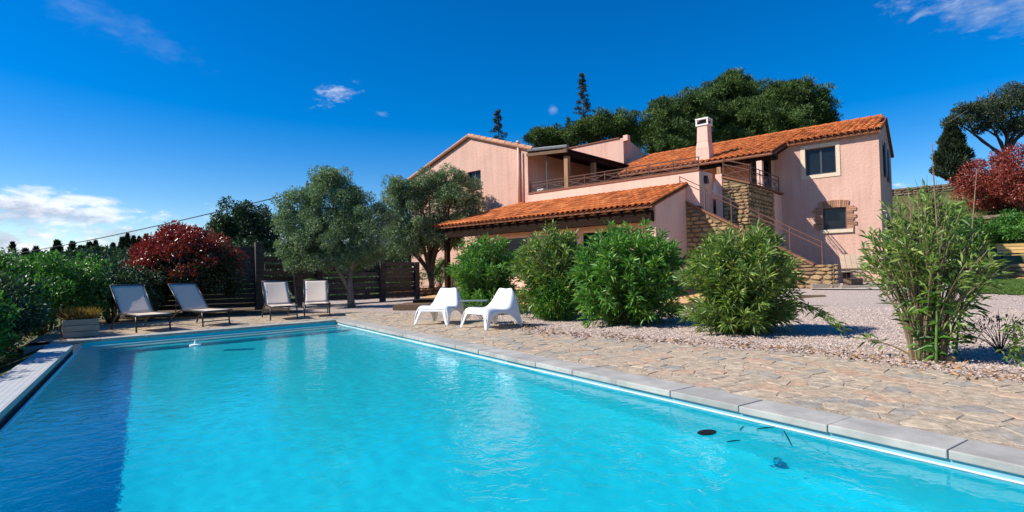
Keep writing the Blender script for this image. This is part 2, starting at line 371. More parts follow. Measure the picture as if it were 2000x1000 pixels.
# ------------------------------------------------------------------ land
def lines(spec):
    o_ = []
    for a, b, st_ in spec:
        n_ = max(1, round((b - a) / st_)); o_ += [a + (b - a) * i / n_ for i in range(n_)]
    return o_ + [spec[-1][1]]
POOL = dict(x0=-.87, x1=3.67, y0=-3.0)
def far_y(x): return 11.87 + (x + .95) / 4.62 * .88          # far pool edge, slightly askew
xs = lines([(-900, -60, 120), (-60, -12, 6), (-12, -1.30, .9), (-1.30, 3.75, 1.2), (3.75, 15, 1.0), (15, 50, 1.0), (50, 100, 5), (100, 900, 100)])
ys = lines([(-900, -60, 120), (-60, -3.2, 6), (-3.2, 11.8, 1.2), (11.8, 12.76, .96), (12.76, 45, 1.0), (45, 100, 5), (100, 1200, 100)])
mb = MB(); idx = {}
for j, y in enumerate(ys):
    for i, x in enumerate(xs): idx[i, j] = len(mb.v); mb.v.append((x, y, gz(x, y) - .03)); mb.t.append(.5)
for j in range(len(ys) - 1):
    for i in range(len(xs) - 1):
        cx, cy = (xs[i] + xs[i + 1]) / 2, (ys[j] + ys[j + 1]) / 2
        if -1.31 < cx < 3.76 and -3.21 < cy < 12.77: continue
        mb.f.append((idx[i, j], idx[i + 1, j], idx[i + 1, j + 1], idx[i, j + 1]))
tag(mb.build('ground', 'hill_grass', smooth=True), kind='structure', label='dry grassy land round the garden')
def patch(name, c, nx, ny, dz, m_, label, jit=0.0):
    """sheet over the land between four corners"""
    b = MB(); c = [Vector((*q, 0)) for q in c]
    for j in range(ny + 1):
        for i in range(nx + 1):
            a_, b_ = i / nx, j / ny
            p_ = (c[0] * (1 - a_) + c[1] * a_) * (1 - b_) + (c[3] * (1 - a_) + c[2] * a_) * b_
            e_ = jit * (i in (0, nx) or j in (0, ny))
            x, y = p_.x + random.uniform(-e_, e_), p_.y + random.uniform(-e_, e_)
            b.v.append((x, y, gz(x, y) + dz)); b.t.append(.5)
    for j in range(ny):
        for i in range(nx): k = j * (nx + 1) + i; b.f.append((k, k + 1, k + nx + 2, k + nx + 1))
    return tag(b.build(name, m_, smooth=True), kind='structure', label=label)
patch('gravel_yard', [(3.76, -8), (30.8, -8), (22.2, 26), (3.76, 26)], 28, 34, -.012, 'gravel', 'pinkish gravel yard between the pool and the house')
patch('garden_soil', [(-7, 13.0), (3.7, 13.0), (3.7, 26), (-7, 26)], 8, 10, -.016, 'soil', 'shaded earth under the shrubs and the fence')
sf = [ground_at(752, 607), ground_at(1362, 600)]
S0, S1 = Vector((5.9, 14.9, 0)), Vector((12.3, 9.0, 0))
patch('sand_court', [(S0.x, S0.y), (S1.x, S1.y), (17.0, 9.6), (11.6, 24.5)], 16, 16, .004, 'sand', 'orange sand court in front of the house', .05)
patch('patio', [tuple(hw(1.0, -5.6)[:2]), tuple(hw(-1.6, -5.6)[:2]), tuple(hw(-1.6, -.05)[:2]), tuple(hw(1.0, -.05)[:2])], 6, 8, .02, 'concrete', 'pale concrete patio at the foot of the stairs')
lf0, lf1 = ray_land(1885, 572)[0], ray_land(2040, 577)[0]
lawn_c = [(lf0.x, lf0.y), (lf1.x, lf1.y), tuple(hw(-17, 4.6)[:2]), tuple(hw(-1.9, 4.6)[:2])]
patch('lawn', lawn_c, 14, 10, .012, 'lawn_soil', 'strip of lawn right of the house', .1)
bank_c = [tuple(hw(-1.8, 13.6)[:2]), tuple(hw(-9, 13.6)[:2]), tuple(hw(-9, 24.0)[:2]), tuple(hw(-1.8, 24.0)[:2])]
# grass blades on lawn and terraces
def scatter_blades(name, corners, n_, h_, parent_label, m_='grass_blade', w_=.012):
    c = [np.array(q) for q in corners]; a_ = rng.random(n_)[:, None]; b_ = rng.random(n_)[:, None]
    xy = (c[0] * (1 - a_) + c[1] * a_) * (1 - b_) + (c[3] * (1 - a_) + c[2] * a_) * b_
    z = np.array([gz(x, y) for x, y in xy]); P = np.column_stack([xy, z])
    D = rng.normal(0, .45, (n_, 3)); D[:, 2] = 1
    o_ = link(name, leaves_mesh(name, P, D, rng.uniform(.5, 1.2, n_) * h_, w_, rng.random(n_), droop=.1), m_)
    return tag(o_, parent_label, 'grass', kind='stuff')
scatter_blades('lawn_grass', lawn_c, 45000, .07, 'short green grass of the lawn right of the house')
scatter_blades('bank_grass', [tuple(hw(-.8, 8.6)[:2]), tuple(hw(-14, 8.6)[:2]), tuple(hw(-14, 22)[:2]), tuple(hw(-.8, 22)[:2])], 26000, .22, 'wild grass on the terraced bank behind the house', w_=.03)

# far hills on the horizon
def ridge(name, a0, a1, dist, prof, label, m_='far_hill'):
    b = MB(); n_ = 60
    for i in range(n_ + 1):
        a = R(a0 + (a1 - a0) * i / n_); h_ = prof(i / n_)
        for k, (dd, hh_) in enumerate(((-.25, -2), (0, h_), (.3, h_ * .8), (.5, -2))):
            b.v.append((math.sin(a) * dist * (1 + dd), math.cos(a) * dist * (1 + dd), hh_)); b.t.append(.5)
    for i in range(n_):
        for k in range(3): q = i * 4 + k; b.f.append((q, q + 4, q + 5, q + 1))
    return tag(b.build(name, m_, smooth=True), kind='structure', label=label)
ridge('far_hills', -60, 60, 900, lambda k: 27 + 12 * math.sin(k * 9 + .6) + 5 * math.sin(k * 31), 'blue hills on the horizon at the far left')
ridge('wooded_slope', -22, 20, 75, lambda k: 1.3 + 2.2 * sstep(.15, .5, k) + .15 * math.sin(k * 22), 'wooded slope beyond the hedge', 'hill_grass')

# ------------------------------------------------------------------ swimming pool
pool = empty('swimming_pool', (1.4, 5, 0), 0, 'large rectangular swimming pool with pale stone edge', 'swimming pool')
pool.location = (0, 0, 0)
X0, X1, Y0 = POOL['x0'], POOL['x1'], POOL['y0']; ZF = -.88; ZW = -.092
ring = [(X0, Y0), (X1, Y0), (X1, far_y(X1)), (X0, far_y(X0))]
b = MB()
NP_, PW_ = 22, 1.35        # floor; rounded cove added on the overflow side, shaped for a soft shade
prof = [(X0 + PW_ * i / NP_, ZF + (-.10 - ZF) * (1 - i / NP_) ** 2.7) for i in range(NP_ + 1)] + [(X1, ZF)]
b.add([(x, Y0, z) for x, z in prof] + [(x, far_y(x), z) for x, z in prof], [(i, i + 1, i + 1 + len(prof), i + len(prof)) for i in range(len(prof) - 1)])
for i, (p_, q_) in enumerate(zip(ring, ring[1:] + ring[:1])):
    top = -.10 if i == 3 else -.032
    if i == 3: continue
    b.add([(*p_, ZF), (*q_, ZF), (*q_, top), (*p_, top)], [(0, 1, 2, 3)])
ln_ = b.build('pool_liner', 'liner', pool, smooth=False); ln_.data.polygons.foreach_set('use_smooth', [i < len(prof) - 1 for i in range(len(ln_.data.polygons))]); ln_.cycles.is_caustics_receiver = True
b = MB()      # shade under the coping, painted as a darker teal band at the water line
b.add([(X1 - .004, Y0, -.13), (X1 - .004, far_y(X1), -.13), (X1 - .004, far_y(X1), -.034), (X1 - .004, Y0, -.034)], [(0, 1, 2, 3)])
b.build('wall_shade_band', 'shade_teal', pool).cycles.is_caustics_receiver = True
b = MB(); b.box((X1 - .016, Y0, -.108), (X1 - .004, far_y(X1), -.086)); b.build('waterline_trim', 'lip_white', pool)
for k in range(3):       # entry steps along the far end
    d0, d1, zt = .0, .30 * (k + 1), -.19 - .16 * k
    b = MB(); e0, e1 = X0 + .06, X1 - .012
    b.prism([(e0, far_y(e0) - d1, ZF), (e1, far_y(e1) - d1, ZF), (e1, far_y(e1) - .002 - (d1 - .3), ZF), (e0, far_y(e0) - .002 - (d1 - .3), ZF)], (0, 0, zt - ZF))
    b.build('pool_step', 'liner_pale' if k < 2 else 'liner', pool).cycles.is_caustics_receiver = True
# water body
def bil(a_, b_): 
    x = X0 + .006 + (X1 - X0 - .016) * a_; return (x, (Y0 + .01) + (far_y(x) - .012 - Y0) * b_)
NX_, NY_ = 170, 500; wv = MB(); gxs = np.linspace(0, 1, NX_ + 1); gys = np.linspace(0, 1, NY_ + 1)
from mathutils import noise as mnoise
def wave(x, y):
    return .0030 * mnoise.noise((x * 1.3 + .25 * y, y * 1.2, 3.1)) + .0011 * mnoise.noise((x * 4.1, y * 3.6 + x * .4, 7.7)) + .0005 * mnoise.noise((x * 9.5, y * 8.0, 1.2)) + .00012 * mnoise.noise((x * 21., y * 19. + x * 2, 5.2))
for b_ in gys:
    for a_ in gxs:
        x, y = bil(a_, b_); wv.v.append((x, y, ZW + wave(x, y)))
wv.t = [.5] * len(wv.v)
for j in range(NY_):
    for i in range(NX_): k = j * (NX_ + 1) + i; wv.f.append((k, k + 1, k + NX_ + 2, k + NX_ + 1))
b = wv
wob = b.build('pool_water', 'water', smooth=True); tag(wob, kind='structure', label='clear turquoise pool water'); wob.cycles.is_caustics_caster = True
# coping stones, right side and far side
def slab(parent, name, c4, z0, z1, m_, bev=.006):
    b = MB(); b.prism([(x, y, z0) for x, y in c4], (0, 0, z1 - z0)); return b.build(name, m_, parent, bevel=bev)
yj = [-2.6 + .634 * i for i in range(26)]
for i in range(len(yj) - 1):
    a_, c_ = yj[i] + .003, min(yj[i + 1], far_y(X1) - .0) - .003
    if a_ > far_y(X1) - .1: break
    dz = random.uniform(-.003, .003); dx = random.uniform(-.004, .004)
    slab(pool, 'coping_stone', [(X1 - .03 + dx, a_), (3.965 + dx, a_), (3.965 + dx, c_), (X1 - .03 + dx, c_)], -.05 + dz, .0 + dz, 'coping')
xj = [-1.30 + .66 * i for i in range(9)]
for i in range(8):
    a_, c_ = xj[i] + .003, xj[i + 1] - .003; dz = random.uniform(-.003, .003)
    slab(pool, 'coping_stone', [(a_, far_y(a_) - .03), (c_, far_y(c_) - .03), (c_, far_y(c_) + .31), (a_, far_y(a_) + .31)], -.05 + dz, .0 + dz, 'coping')
b = MB(); b.box((X0 - .03, Y0, -.30), (X0, far_y(X0), -.086)); b.build('overflow_lip', 'lip_white', pool, bevel=.008)
b = MB(); b.box((-.95, Y0, -.32), (X0 - .031, far_y(X0) - .03, -.27)); b.build('overflow_gutter', 'gutter_dark', pool)
b = MB(); b.prism([(-.945, Y0, -.26), (-.945, 11.15, -.26), (-1.285, 11.15, -.26), (-1.285, Y0, -.26)], (0, 0, .2)); b.build('gutter_wall', 'gutter_dark', pool)
b = MB(); b.prism([(-.93, Y0, -.055), (-.93, 11.15, -.055), (-1.285, 11.62, -.055), (-1.285, Y0, -.055)], (0, 0, .06)); b.build('overflow_slab', 'mosaic', pool, bevel=.006)
b = MB(); b.prism([(-1.6, far_y(-1.6) - .12, -.3), (-.87, far_y(-.87) - .1, -.3), (-.87, far_y(-.87) + .3, -.3), (-1.6, far_y(-1.6) + .3, -.3)], (0, 0, .245)); b.build('corner_block', 'coping', pool)
# small things in the water
f_ = ground_at(381, 674, ZW)
fl = empty('pool_float', (f_.x, f_.y, ZW), 0, 'small white thermometer float bobbing by the pool steps', 'float')
b = MB(); b.tube([(0, 0, -.02), (0, 0, .012), (0, 0, .02)], [.085, .085, .03], 16); b.build('float_disc', 'white_plastic', fl)
b = MB(); b.tube([(0, 0, .0), (0, 0, .05), (0, 0, .085)], [.02, .016, .012], 10); b.build('float_stem', 'white_plastic', fl)
f_ = ground_at(1381, 846, ZW)
b = MB(); n_ = 18
ov = [(f_.x + .075 * math.cos(k / n_ * 6.283) * (1 + .06 * math.sin(k * 2)), f_.y + .05 * math.sin(k / n_ * 6.283), ZW + .002) for k in range(n_)]
b.prism(ov, (0, 0, .006)); o_ = b.build('floating_leaf', 'dark_leaf'); tag(o_, 'black oval leaf floating near the right pool edge', 'leaf'); 
for (x0, y0, x1, y1, lab) in ((1478, 838, 1514, 834, 'long dark twig floating beside the right pool edge'), (1420, 863, 1446, 860, 'short dark twig floating below the black leaf'), (1446, 839, 1453, 832, 'tiny dark twig floating between the black leaf and the long twig'), (1531, 841, 1548, 872, 'slim greenish twig sunk beside the right pool edge')):
    b = MB(); b.tube([ground_at(x0, y0, ZW + .004), ground_at((x0 + x1) / 2, (y0 + y1) / 2 - .6, ZW + .006), ground_at(x1, y1, ZW + .004)], [.003, .0045, .002], 6)
    tag(b.build('floating_twig', 'dark_leaf'), lab, 'twig')

# ------------------------------------------------------------------ crazy paving
XB = [(-4, 6.2), (1.5, 6.25), (3.4, 6.6), (5.2, 6.05), (7.2, 5.45), (8.6, 5.75), (10, 6.3), (12, 6.3), (14, 5.6), (15.2, 4.9), (17, 3.0)]
def xb(y):
    for (a, va_), (c, vc) in zip(XB, XB[1:]):
        if y <= c: return va_ + (vc - va_) * max(0, (y - a)) / (c - a)
    return 3.0
def paved(x, y):
    if x > xb(y): return False
    if y > far_y(min(max(x, -1.3), 3.7)) + .34: return -1.5 < x and y < 15.6 + .25 * math.sin(x * 2)
    return x > 3.985 and y > -2.6
pave = bpy.data.objects.new('stone_paving', None); col.objects.link(pave); tag(pave, 'crazy paving of tan schist slabs along the pool', kind='structure')
b = MB()
outl = [(3.95, -2.6)] + [(xb(y) - .18 + .12 * math.sin(y * 5), y) for y in (-2.6, 0, 1.5, 3.4, 5.2, 7.2, 8.6, 10, 12, 13.2)] + [(xb(14) + .1, 14.0), (5.0, 15.2), (4.2, 15.9), (-1.6, 15.9), (-1.6, far_y(-1.5) + .29)] + [(x, far_y(x) + .29) for x in (0, 1, 2, 3, 3.95)]
b.add([(x, y, -.0045) for x, y in outl], [tuple(range(len(outl)))]); b.build('mortar_bed', 'paving_mortar', pave)
seeds = []
gx, gy = .235, .165
for j in range(-17, 99):
    for i in range(-8, 35):
        seeds.append((i * gx + (j % 2) * gx * .5 + random.uniform(-.44, .44) * gx, j * gy + random.uniform(-.44, .44) * gy))
grid = {}
for k, (x, y) in enumerate(seeds): grid.setdefault((int(x // .5), int(y // .5)), []).append(k)
stones = []
for k, (x, y) in enumerate(seeds):
    if not paved(x, y): continue
    if xb(y) - x < .6 and y < 12.8 and random.random() > (xb(y) - x) / .6 + .12: continue
    poly = [(x - .4, y - .4), (x + .4, y - .4), (x + .4, y + .4), (x - .4, y + .4)]
    nb = [q for a in (-1, 0, 1) for c in (-1, 0, 1) for q in grid.get((int(x // .5) + a, int(y // .5) + c), []) if q != k]
    for q in nb:
        qx, qy = seeds[q]; nx_, ny_ = qx - x, qy - y; d2 = math.hypot(nx_, ny_)
        lim = d2 / 2 - .0035; nx_ /= d2; ny_ /= d2; new = []
        for (ax, ay), (bx, by) in zip(poly, poly[1:] + poly[:1]):
            da, db = (ax - x) * nx_ + (ay - y) * ny_ - lim, (bx - x) * nx_ + (by - y) * ny_ - lim
            if da <= 0: new.append((ax, ay))
            if da * db < 0: tt = da / (da - db); new.append((ax + (bx - ax) * tt, ay + (by - ay) * tt))
        poly = new
        if len(poly) < 3: break
    if len(poly) < 3: continue
    poly = [(min(max(a, 3.972), 99) if (y < 12.6 and x > 3.7) else a, c) for a, c in poly]
    if any(c < far_y(min(max(a, -1.3), 3.7)) + .318 and a < 3.9 for a, c in poly): continue
    d_ = (Vector((x, y, 0)) - CAM); dep = d_.dot(fw); vis = dep > .5 and abs(d_.dot(RTV)) < dep * .96
    stones.append((dep if vis else 99, x, y, poly))
stones.sort(key=lambda q: q[0])
rest = MB()
for i, (dep, x, y, poly) in enumerate(stones):
    h_ = random.uniform(-.004, .004); tv = min(1, max(0, random.gauss(.5, .26)))
    if y < 4.2 and x > 4.4 and random.random() < .25 and math.hypot(x - 5.3, y - 1.5) < 1.6: tv = random.uniform(.76, .9)
    n_ = len(poly); tl = (random.uniform(-.012, .012), random.uniform(-.012, .012))
    vs = [(a, c, -.014) for a, c in poly]
    vs += [(x + (a - x) * .985, c + (y - c) * .02, h_ - .004 + (a - x) * tl[0] + (c - y) * tl[1]) for a, c in poly]
    vs += [(x + (a - x) * .93, y + (c - y) * .93, h_ + (a - x) * tl[0] + (c - y) * tl[1]) for a, c in poly]
    fs = [(k, (k + 1) % n_, (k + 1) % n_ + n_, k + n_) for k in range(n_)] + [(k + n_, (k + 1) % n_ + n_, (k + 1) % n_ + 2 * n_, k + 2 * n_) for k in range(n_)] + [tuple(range(2 * n_, 3 * n_))]
    if i < 300: MB().add(vs, fs, tv).build('paving_slab', 'paving_stone', pave)
    else: rest.add(vs, fs, tv)
tag(rest.build('paving_slabs', 'paving_stone', pave), kind='stuff')

# loose pebbles on the gravel and dry leaf litter at its edge
def scatter_pebbles(name, n_, region, size, m_, label):
    out_ = []
    while len(out_) < n_:
        x, y = region()
        out_.append((x, y))
    P = np.array(out_); z = np.array([gz(x, y) for x, y in out_]) - .008
    base = np.array([[1, 0, 0], [-.5, .87, 0], [-.5, -.87, 0], [0, 0, .8]])
    V = []; s_ = rng.uniform(.5, 1.3, n_) * size; a = rng.uniform(0, 6.28, n_)
    ca, sa = np.cos(a), np.sin(a)
    bx = base[None, :, 0] * ca[:, None] - base[None, :, 1] * sa[:, None]; by = base[None, :, 0] * sa[:, None] + base[None, :, 1] * ca[:, None]
    V = np.stack([P[:, :1] + bx * s_[:, None] * rng.uniform(.7, 1.3, (n_, 1)), P[:, 1:] + by * s_[:, None], z[:, None] + base[None, :, 2] * s_[:, None] + 0 * bx], 2).reshape(-1, 3)
    k = np.arange(n_)[:, None] * 4
    Fq = np.concatenate([k + np.array([[0, 1, 3]]), k + np.array([[1, 2, 3]]), k + np.array([[2, 0, 3]])], 0)
    return tag(link(name, np_mesh(name, V, Fq, np.repeat(rng.random(n_), 4)), m_), label, 'gravel', kind='stuff')
def reg_g():
    while True:
        dep = rng.uniform(4.5, 16) ** 1.0; px_ = rng.uniform(-.1, .95); p_ = CAM + fw * dep + rt0 * dep * px_
        if p_.x > xb(p_.y) - .15 * rng.random() and 5.2 < p_.x < 18 and (p_.x - S0.x) * (S1.y - S0.y) - (p_.y - S0.y) * (S1.x - S0.x) > -.2: return p_.x, p_.y
scatter_pebbles('gravel_pebbles', 42000, reg_g, .017, 'pebble', 'loose pinkish pebbles of the gravel yard')
def reg_l():
    y = rng.uniform(-.5, 9); return xb(y) + rng.normal(.1, .22) , y
P = np.array([reg_l() for _ in range(1500)]); P = np.column_stack([P, np.full(len(P), .012)]); D = rng.normal(size=P.shape); D[:, 2] *= .25
tag(link('leaf_litter', leaves_mesh('leaf_litter', P, D, rng.uniform(.03, .10, len(P)), rng.uniform(.008, .022, len(P)), rng.random(len(P)), droop=0), 'litter'), 'dry brown leaves along the edge of the gravel', 'leaves', kind='stuff')
# ------------------------------------------------------------------ the house (own axes: x = -s to the right, y = depth t, z up)
house = empty('house', tuple(HK), math.atan2(-HU.y, -HU.x), 'two storey salmon pink farmhouse with orange tiled roofs and stone staircase', 'house')
def hl(s, t_, z): return (-s, t_, z)
def hbox(b, s0, s1, t0, t1, z0, z1): return b.box(hl(s0, t0, z0), hl(s1, t1, z1))
def wall_cells(b, s0, s1, z0, z1, t0, t1, holes):
    ss = sorted({s0, s1, *[h[0] for h in holes], *[h[1] for h in holes]}); zs = sorted({z0, z1, *[h[2] for h in holes], *[h[3] for h in holes]})
    for a, c in zip(ss, ss[1:]):
        run = None
        for d, e in zip(zs, zs[1:]):
            inside = any(h[0] <= (a + c) / 2 <= h[1] and h[2] <= (d + e) / 2 <= h[3] for h in holes)
            if inside:
                if run: hbox(b, a, c, t0, t1, *run); run = None
            else: run = (run[0] if run else d, e)
        if run: hbox(b, a, c, t0, t1, *run)
    return b
def window(s0, s1, z0, z1, t_, frame_m='grey_frame', mullions=1, depth=.16, bars=0, fwid=.05, pane_m='pane_glass', name='window'):
    b = MB(); y = t_ + depth
    hbox(b, s0, s0 + fwid, y - .05, y + .02, z0, z1); hbox(b, s1 - fwid, s1, y - .05, y + .02, z0, z1)
    hbox(b, s0 + fwid, s1 - fwid, y - .05, y + .02, z0, z0 + fwid); hbox(b, s0 + fwid, s1 - fwid, y - .05, y + .02, z1 - fwid, z1)
    for k in range(mullions):
        c = s0 + (s1 - s0) * (k + 1) / (mullions + 1); hbox(b, c - .035, c + .035, y - .045, y + .015, z0 + fwid, z1 - fwid)
    w_ = b.build(name, frame_m, house)
    n_ = mullions + 1; ed = [s0 + fwid] + [s0 + (s1 - s0) * (k + 1) / n_ for k in range(mullions)] + [s1 - fwid]
    for k in range(n_):
        p_ = MB(); hbox(p_, ed[k] + .002, ed[k + 1] - .002, y - .012, y - .002, z0 + fwid, z1 - fwid); p_.build('pane', pane_m, w_)
    return w_

# --- right wing: front wall and skewed end wall
ZE, ZR, TR = 6.0, 7.05, 3.0
W1, W2, DR = (1.27, 2.33, 4.58, 5.62), (1.0, 1.80, 2.40, 3.24), (3.6, 4.4, 3.95, 5.62)
b = MB(); wall_cells(b, -.12, 11.6, -.2, ZE, 0, .3, [W1, W2, DR]); b.build('front_wall', 'stucco', house)
sb = lambda t_: -.12 + (t_) * .062            # s of the skewed end wall at depth t
b = MB()
b.prism([hl(sb(.01) + .002, .01, -.2), hl(sb(TR), TR, -.2), hl(sb(6), 6, -.2), hl(sb(6), 6, 5.95), hl(sb(TR), TR, ZR - .08), hl(sb(.01) + .002, .01, ZE - .02)], (-.30, 0, 0)); b.build('end_wall', 'stucco', house)
b = MB(); hbox(b, 0.6, 11.5, 5.69, 5.99, 0, 5.94); b.build('back_wall', 'stucco', house)
for tt in (1.6, 3.2):       # end wall shutters
    b = MB(); b.prism([hl(sb(tt) - .05, tt, 4.45), hl(sb(tt + .75) - .05, tt + .75, 4.45), hl(sb(tt + .75) - .05, tt + .75, 5.75), hl(sb(tt) - .05, tt, 5.75)], (.04, 0, 0)); b.build('shutter', 'grey_frame', house)
b = MB(); b.prism([hl(sb(2.4) - .05, 2.4, .5), hl(sb(4.0) - .05, 4.0, .5), hl(sb(4.0) - .05, 4.0, 2.9), hl(sb(2.4) - .05, 2.4, 2.9)], (.05, 0, 0)); b.build('shutter', 'grey_frame', house)
w_ = window(*W1, 0); b = MB()
for (a, c, d, e) in ((W1[0] - .14, W1[1] + .16, W1[2] - .14, W1[2]), (W1[0] - .14, W1[1] + .16, W1[3], W1[3] + .14), (W1[0] - .14, W1[0], W1[2], W1[3]), (W1[1], W1[1] + .16, W1[2], W1[3])): hbox(b, a, c, -.025, .0, d, e)
b.build('window_surround', 'cream_frame', w_)
b = MB()
for k in range(7): x = W1[1] - .12 - k * .045; b.tube([hl(x, .24, W1[2] + .05), hl(x, .24, W1[3])], .022, 6)
b.build('curtain', 'curtain', w_)
w_ = window(*W2, 0, mullions=0)
b = MB(); hbox(b, W2[0] - .22, W2[1] + .06, -.07, .0, W2[2] - .13, W2[2]); b.build('window_sill', 'cream_frame', w_)
sur = MB(); hbox(sur, W2[0] - .03, W2[0], -.012, .0, W2[2], W2[3]); sur = sur.build('brick_surround', 'cap_brick', w_)
bm_brick = MB().box((-.5, -.5, -.5), (.5, .5, .5)).mesh('brick')
def brick(parent, c, sc, ry=0):
    o_ = link('brick', bm_brick, 'brick', parent); o_.location = c; o_.scale = sc; o_.rotation_euler = (0, ry, random.uniform(-.02, .02)); 
    return o_
cS = (W2[0] + W2[1]) / 2
for k in range(15):                       # flat arch of upright bricks
    a = (k - 7) / 7; s_ = cS - a * .47
    brick(sur, hl(s_, -.022 - random.uniform(0, .012), W2[3] + .15 - abs(a) ** 2 * .05), (.054, .05, .27), a * .17)
for side in (0, 1):                       # toothed jambs
    for k in range(13):
        ln = (.20 if k % 4 < 2 else .30) + random.uniform(-.03, .03); z = W2[2] + .03 + k * .068
        s_ = W2[0] - .03 - ln / 2 if side == 0 else W2[1] + ln / 2
        brick(sur, hl(s_, -.02 - random.uniform(0, .014), z), (ln, .045, .055))
# door and side window under the porch
d_ = MB(); hbox(d_, DR[0] + .05, DR[1] - .05, .12, .16, DR[2], DR[3] - .05); d_ = d_.build('door', 'grey_frame', house)
b = MB(); hbox(b, DR[0] + .16, DR[1] - .16, .105, .118, DR[2] + .5, DR[3] - .2); b.build('pane', 'pane_glass', d_)
b = MB(); hbox(b, DR[0] - .1, DR[0], -.02, .0, DR[2], DR[3] + .1); hbox(b, DR[1], DR[1] + .1, -.02, .0, DR[2], DR[3] + .1); b.build('door_frame', 'cream_frame', d_)

# --- barrel tiles
def tile_mesh(r=.098, ln=.46, taper=.86):
    b = MB(); n_ = 6
    for j, (y, rr) in enumerate(((0, r), (ln, r * taper))):
        for i in range(n_ + 1):
            a = math.pi * i / n_; b.v.append((-math.cos(a) * rr, y, math.sin(a) * rr * .82)); b.t.append(.5)
    for i in range(n_): b.f.append((i, i + 1, i + n_ + 2, i + n_ + 1))
    for i in range(n_ + 1): b.v.append((b.v[i][0] * .84, 0.0, b.v[i][2] * .84)); b.t.append(.5)       # lip thickness
    for i in range(n_): b.f.append((2 * n_ + 2 + i, 2 * n_ + 3 + i, i + 1, i))
    me = b.mesh('tile'); me.polygons.foreach_set('use_smooth', [True] * len(me.polygons)); return me
TILE = tile_mesh(); TILE_V = np.array([v.co for v in TILE.vertices]); TILE_F = [tuple(p.vertices) for p in TILE.polygons]
TILES = []
def tile_plane(roof, s_range, t_eave, z_eave, t_top, z_top, inside=None, cw=.225, row=.385):
    up_ = Vector((0, t_top - t_eave, z_top - z_eave)); L_ = up_.length; up_.normalize(); nrm = Vector((1, 0, 0)).cross(up_)
    n_ = int((s_range[1] - s_range[0]) / cw); rows = int(math.ceil(L_ / row))
    for i in range(n_ + 1):
        s_ = s_range[0] + (i + .5) * cw
        if s_ > s_range[1]: break
        for j in range(rows):
            d = j * row - .03
            if d + .2 > L_: continue
            if inside and not inside(s_, d / L_): continue
            o3 = Vector(hl(s_, t_eave, z_eave)) + up_ * d + nrm * (.055 + random.uniform(-.004, .006)) 
            tilt = R(2.3)
            ux = Vector((1, 0, 0)); uy = (up_ * math.cos(tilt) - nrm * math.sin(tilt)).normalized(); uz = ux.cross(uy)
            ya = random.gauss(0, .012); ux2 = ux * math.cos(ya) + uy * math.sin(ya); uy2 = uy * math.cos(ya) - ux * math.sin(ya)
            M_ = Matrix((ux2, uy2, uz)).transposed().to_4x4(); M_.translation = o3
            TILES.append((roof, M_))
def roof_slab(name, pts, th, m_='roof_under'):
    b = MB(); b.prism([hl(*q) for q in pts], (0, 0, -th)); return b.build(name, m_, house)
pz = lambda t_: ZR + (t_ - TR) * (ZR - ZE) / (TR + .0) * 1.0          # front slope of the right wing
VG = 2.95
r1 = roof_slab('roof', [(-.22, -.22, pz(-.22)), (VG, -.22, pz(-.22)), (VG, TR, ZR), (sb(TR) - .10, TR, ZR)], .09)
r2 = roof_slab('porch_roof', [(VG, -2.0, pz(-2)), (10.6, -2.0, pz(-2)), (10.9, TR, ZR), (VG, TR, ZR)], .10)
roof_slab('back_roof', [(sb(TR) - .10, TR + .002, ZR), (10.9, TR + .002, ZR), (10.9, 6.2, 5.95), (sb(6) - .1, 6.2, 5.95)], .09)
tile_plane(r1, (-.24, VG), -.26, pz(-.26), TR, ZR, lambda s_, k: s_ > -.24 + k * .42)
tile_plane(r2, (VG, 10.7), -2.04, pz(-2.04), TR, ZR)
b = MB()
for k in range(27):          # ridge tiles as one course of overlapping barrels
    s_ = .12 + k * .4; b.tube([hl(s_, TR, ZR + .045), hl(s_ + .42, TR, ZR + .035)], [.115, .098], 10)
b.build('ridge_course', 'terracotta', r1)
b = MB(); hbox(b, -.12, VG, -.16, -.0, ZE - .11, ZE - .045); b.build('eave_cornice', 'cap_brick', house)
b = MB(); b.tube([hl(-.12, -.17, ZE - .03), hl(VG, -.17, ZE - .03)], .03, 8); b.build('eave_gutter', 'cap_brick', house)
# porch beam, gutter and rafters
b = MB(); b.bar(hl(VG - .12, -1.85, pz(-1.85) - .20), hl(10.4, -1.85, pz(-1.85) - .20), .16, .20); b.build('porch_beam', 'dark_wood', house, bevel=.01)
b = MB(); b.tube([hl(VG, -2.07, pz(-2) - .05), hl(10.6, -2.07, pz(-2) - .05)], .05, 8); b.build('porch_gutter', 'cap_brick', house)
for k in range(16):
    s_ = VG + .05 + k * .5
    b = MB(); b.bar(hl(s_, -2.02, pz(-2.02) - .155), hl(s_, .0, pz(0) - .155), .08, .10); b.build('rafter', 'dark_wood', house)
b = MB(); b.bar(hl(3.42, -2, 3.9), hl(3.42, -2, pz(-1.85) - .3), .2, .2); b.build('porch_post', 'stucco_smooth', house, bevel=.01)
b = MB(); b.bar(hl(5.0, -1.9, 4.15), hl(5.0, -1.9, pz(-1.85) - .3), .17, .17); b.build('porch_post', 'post_wood', house, bevel=.01)
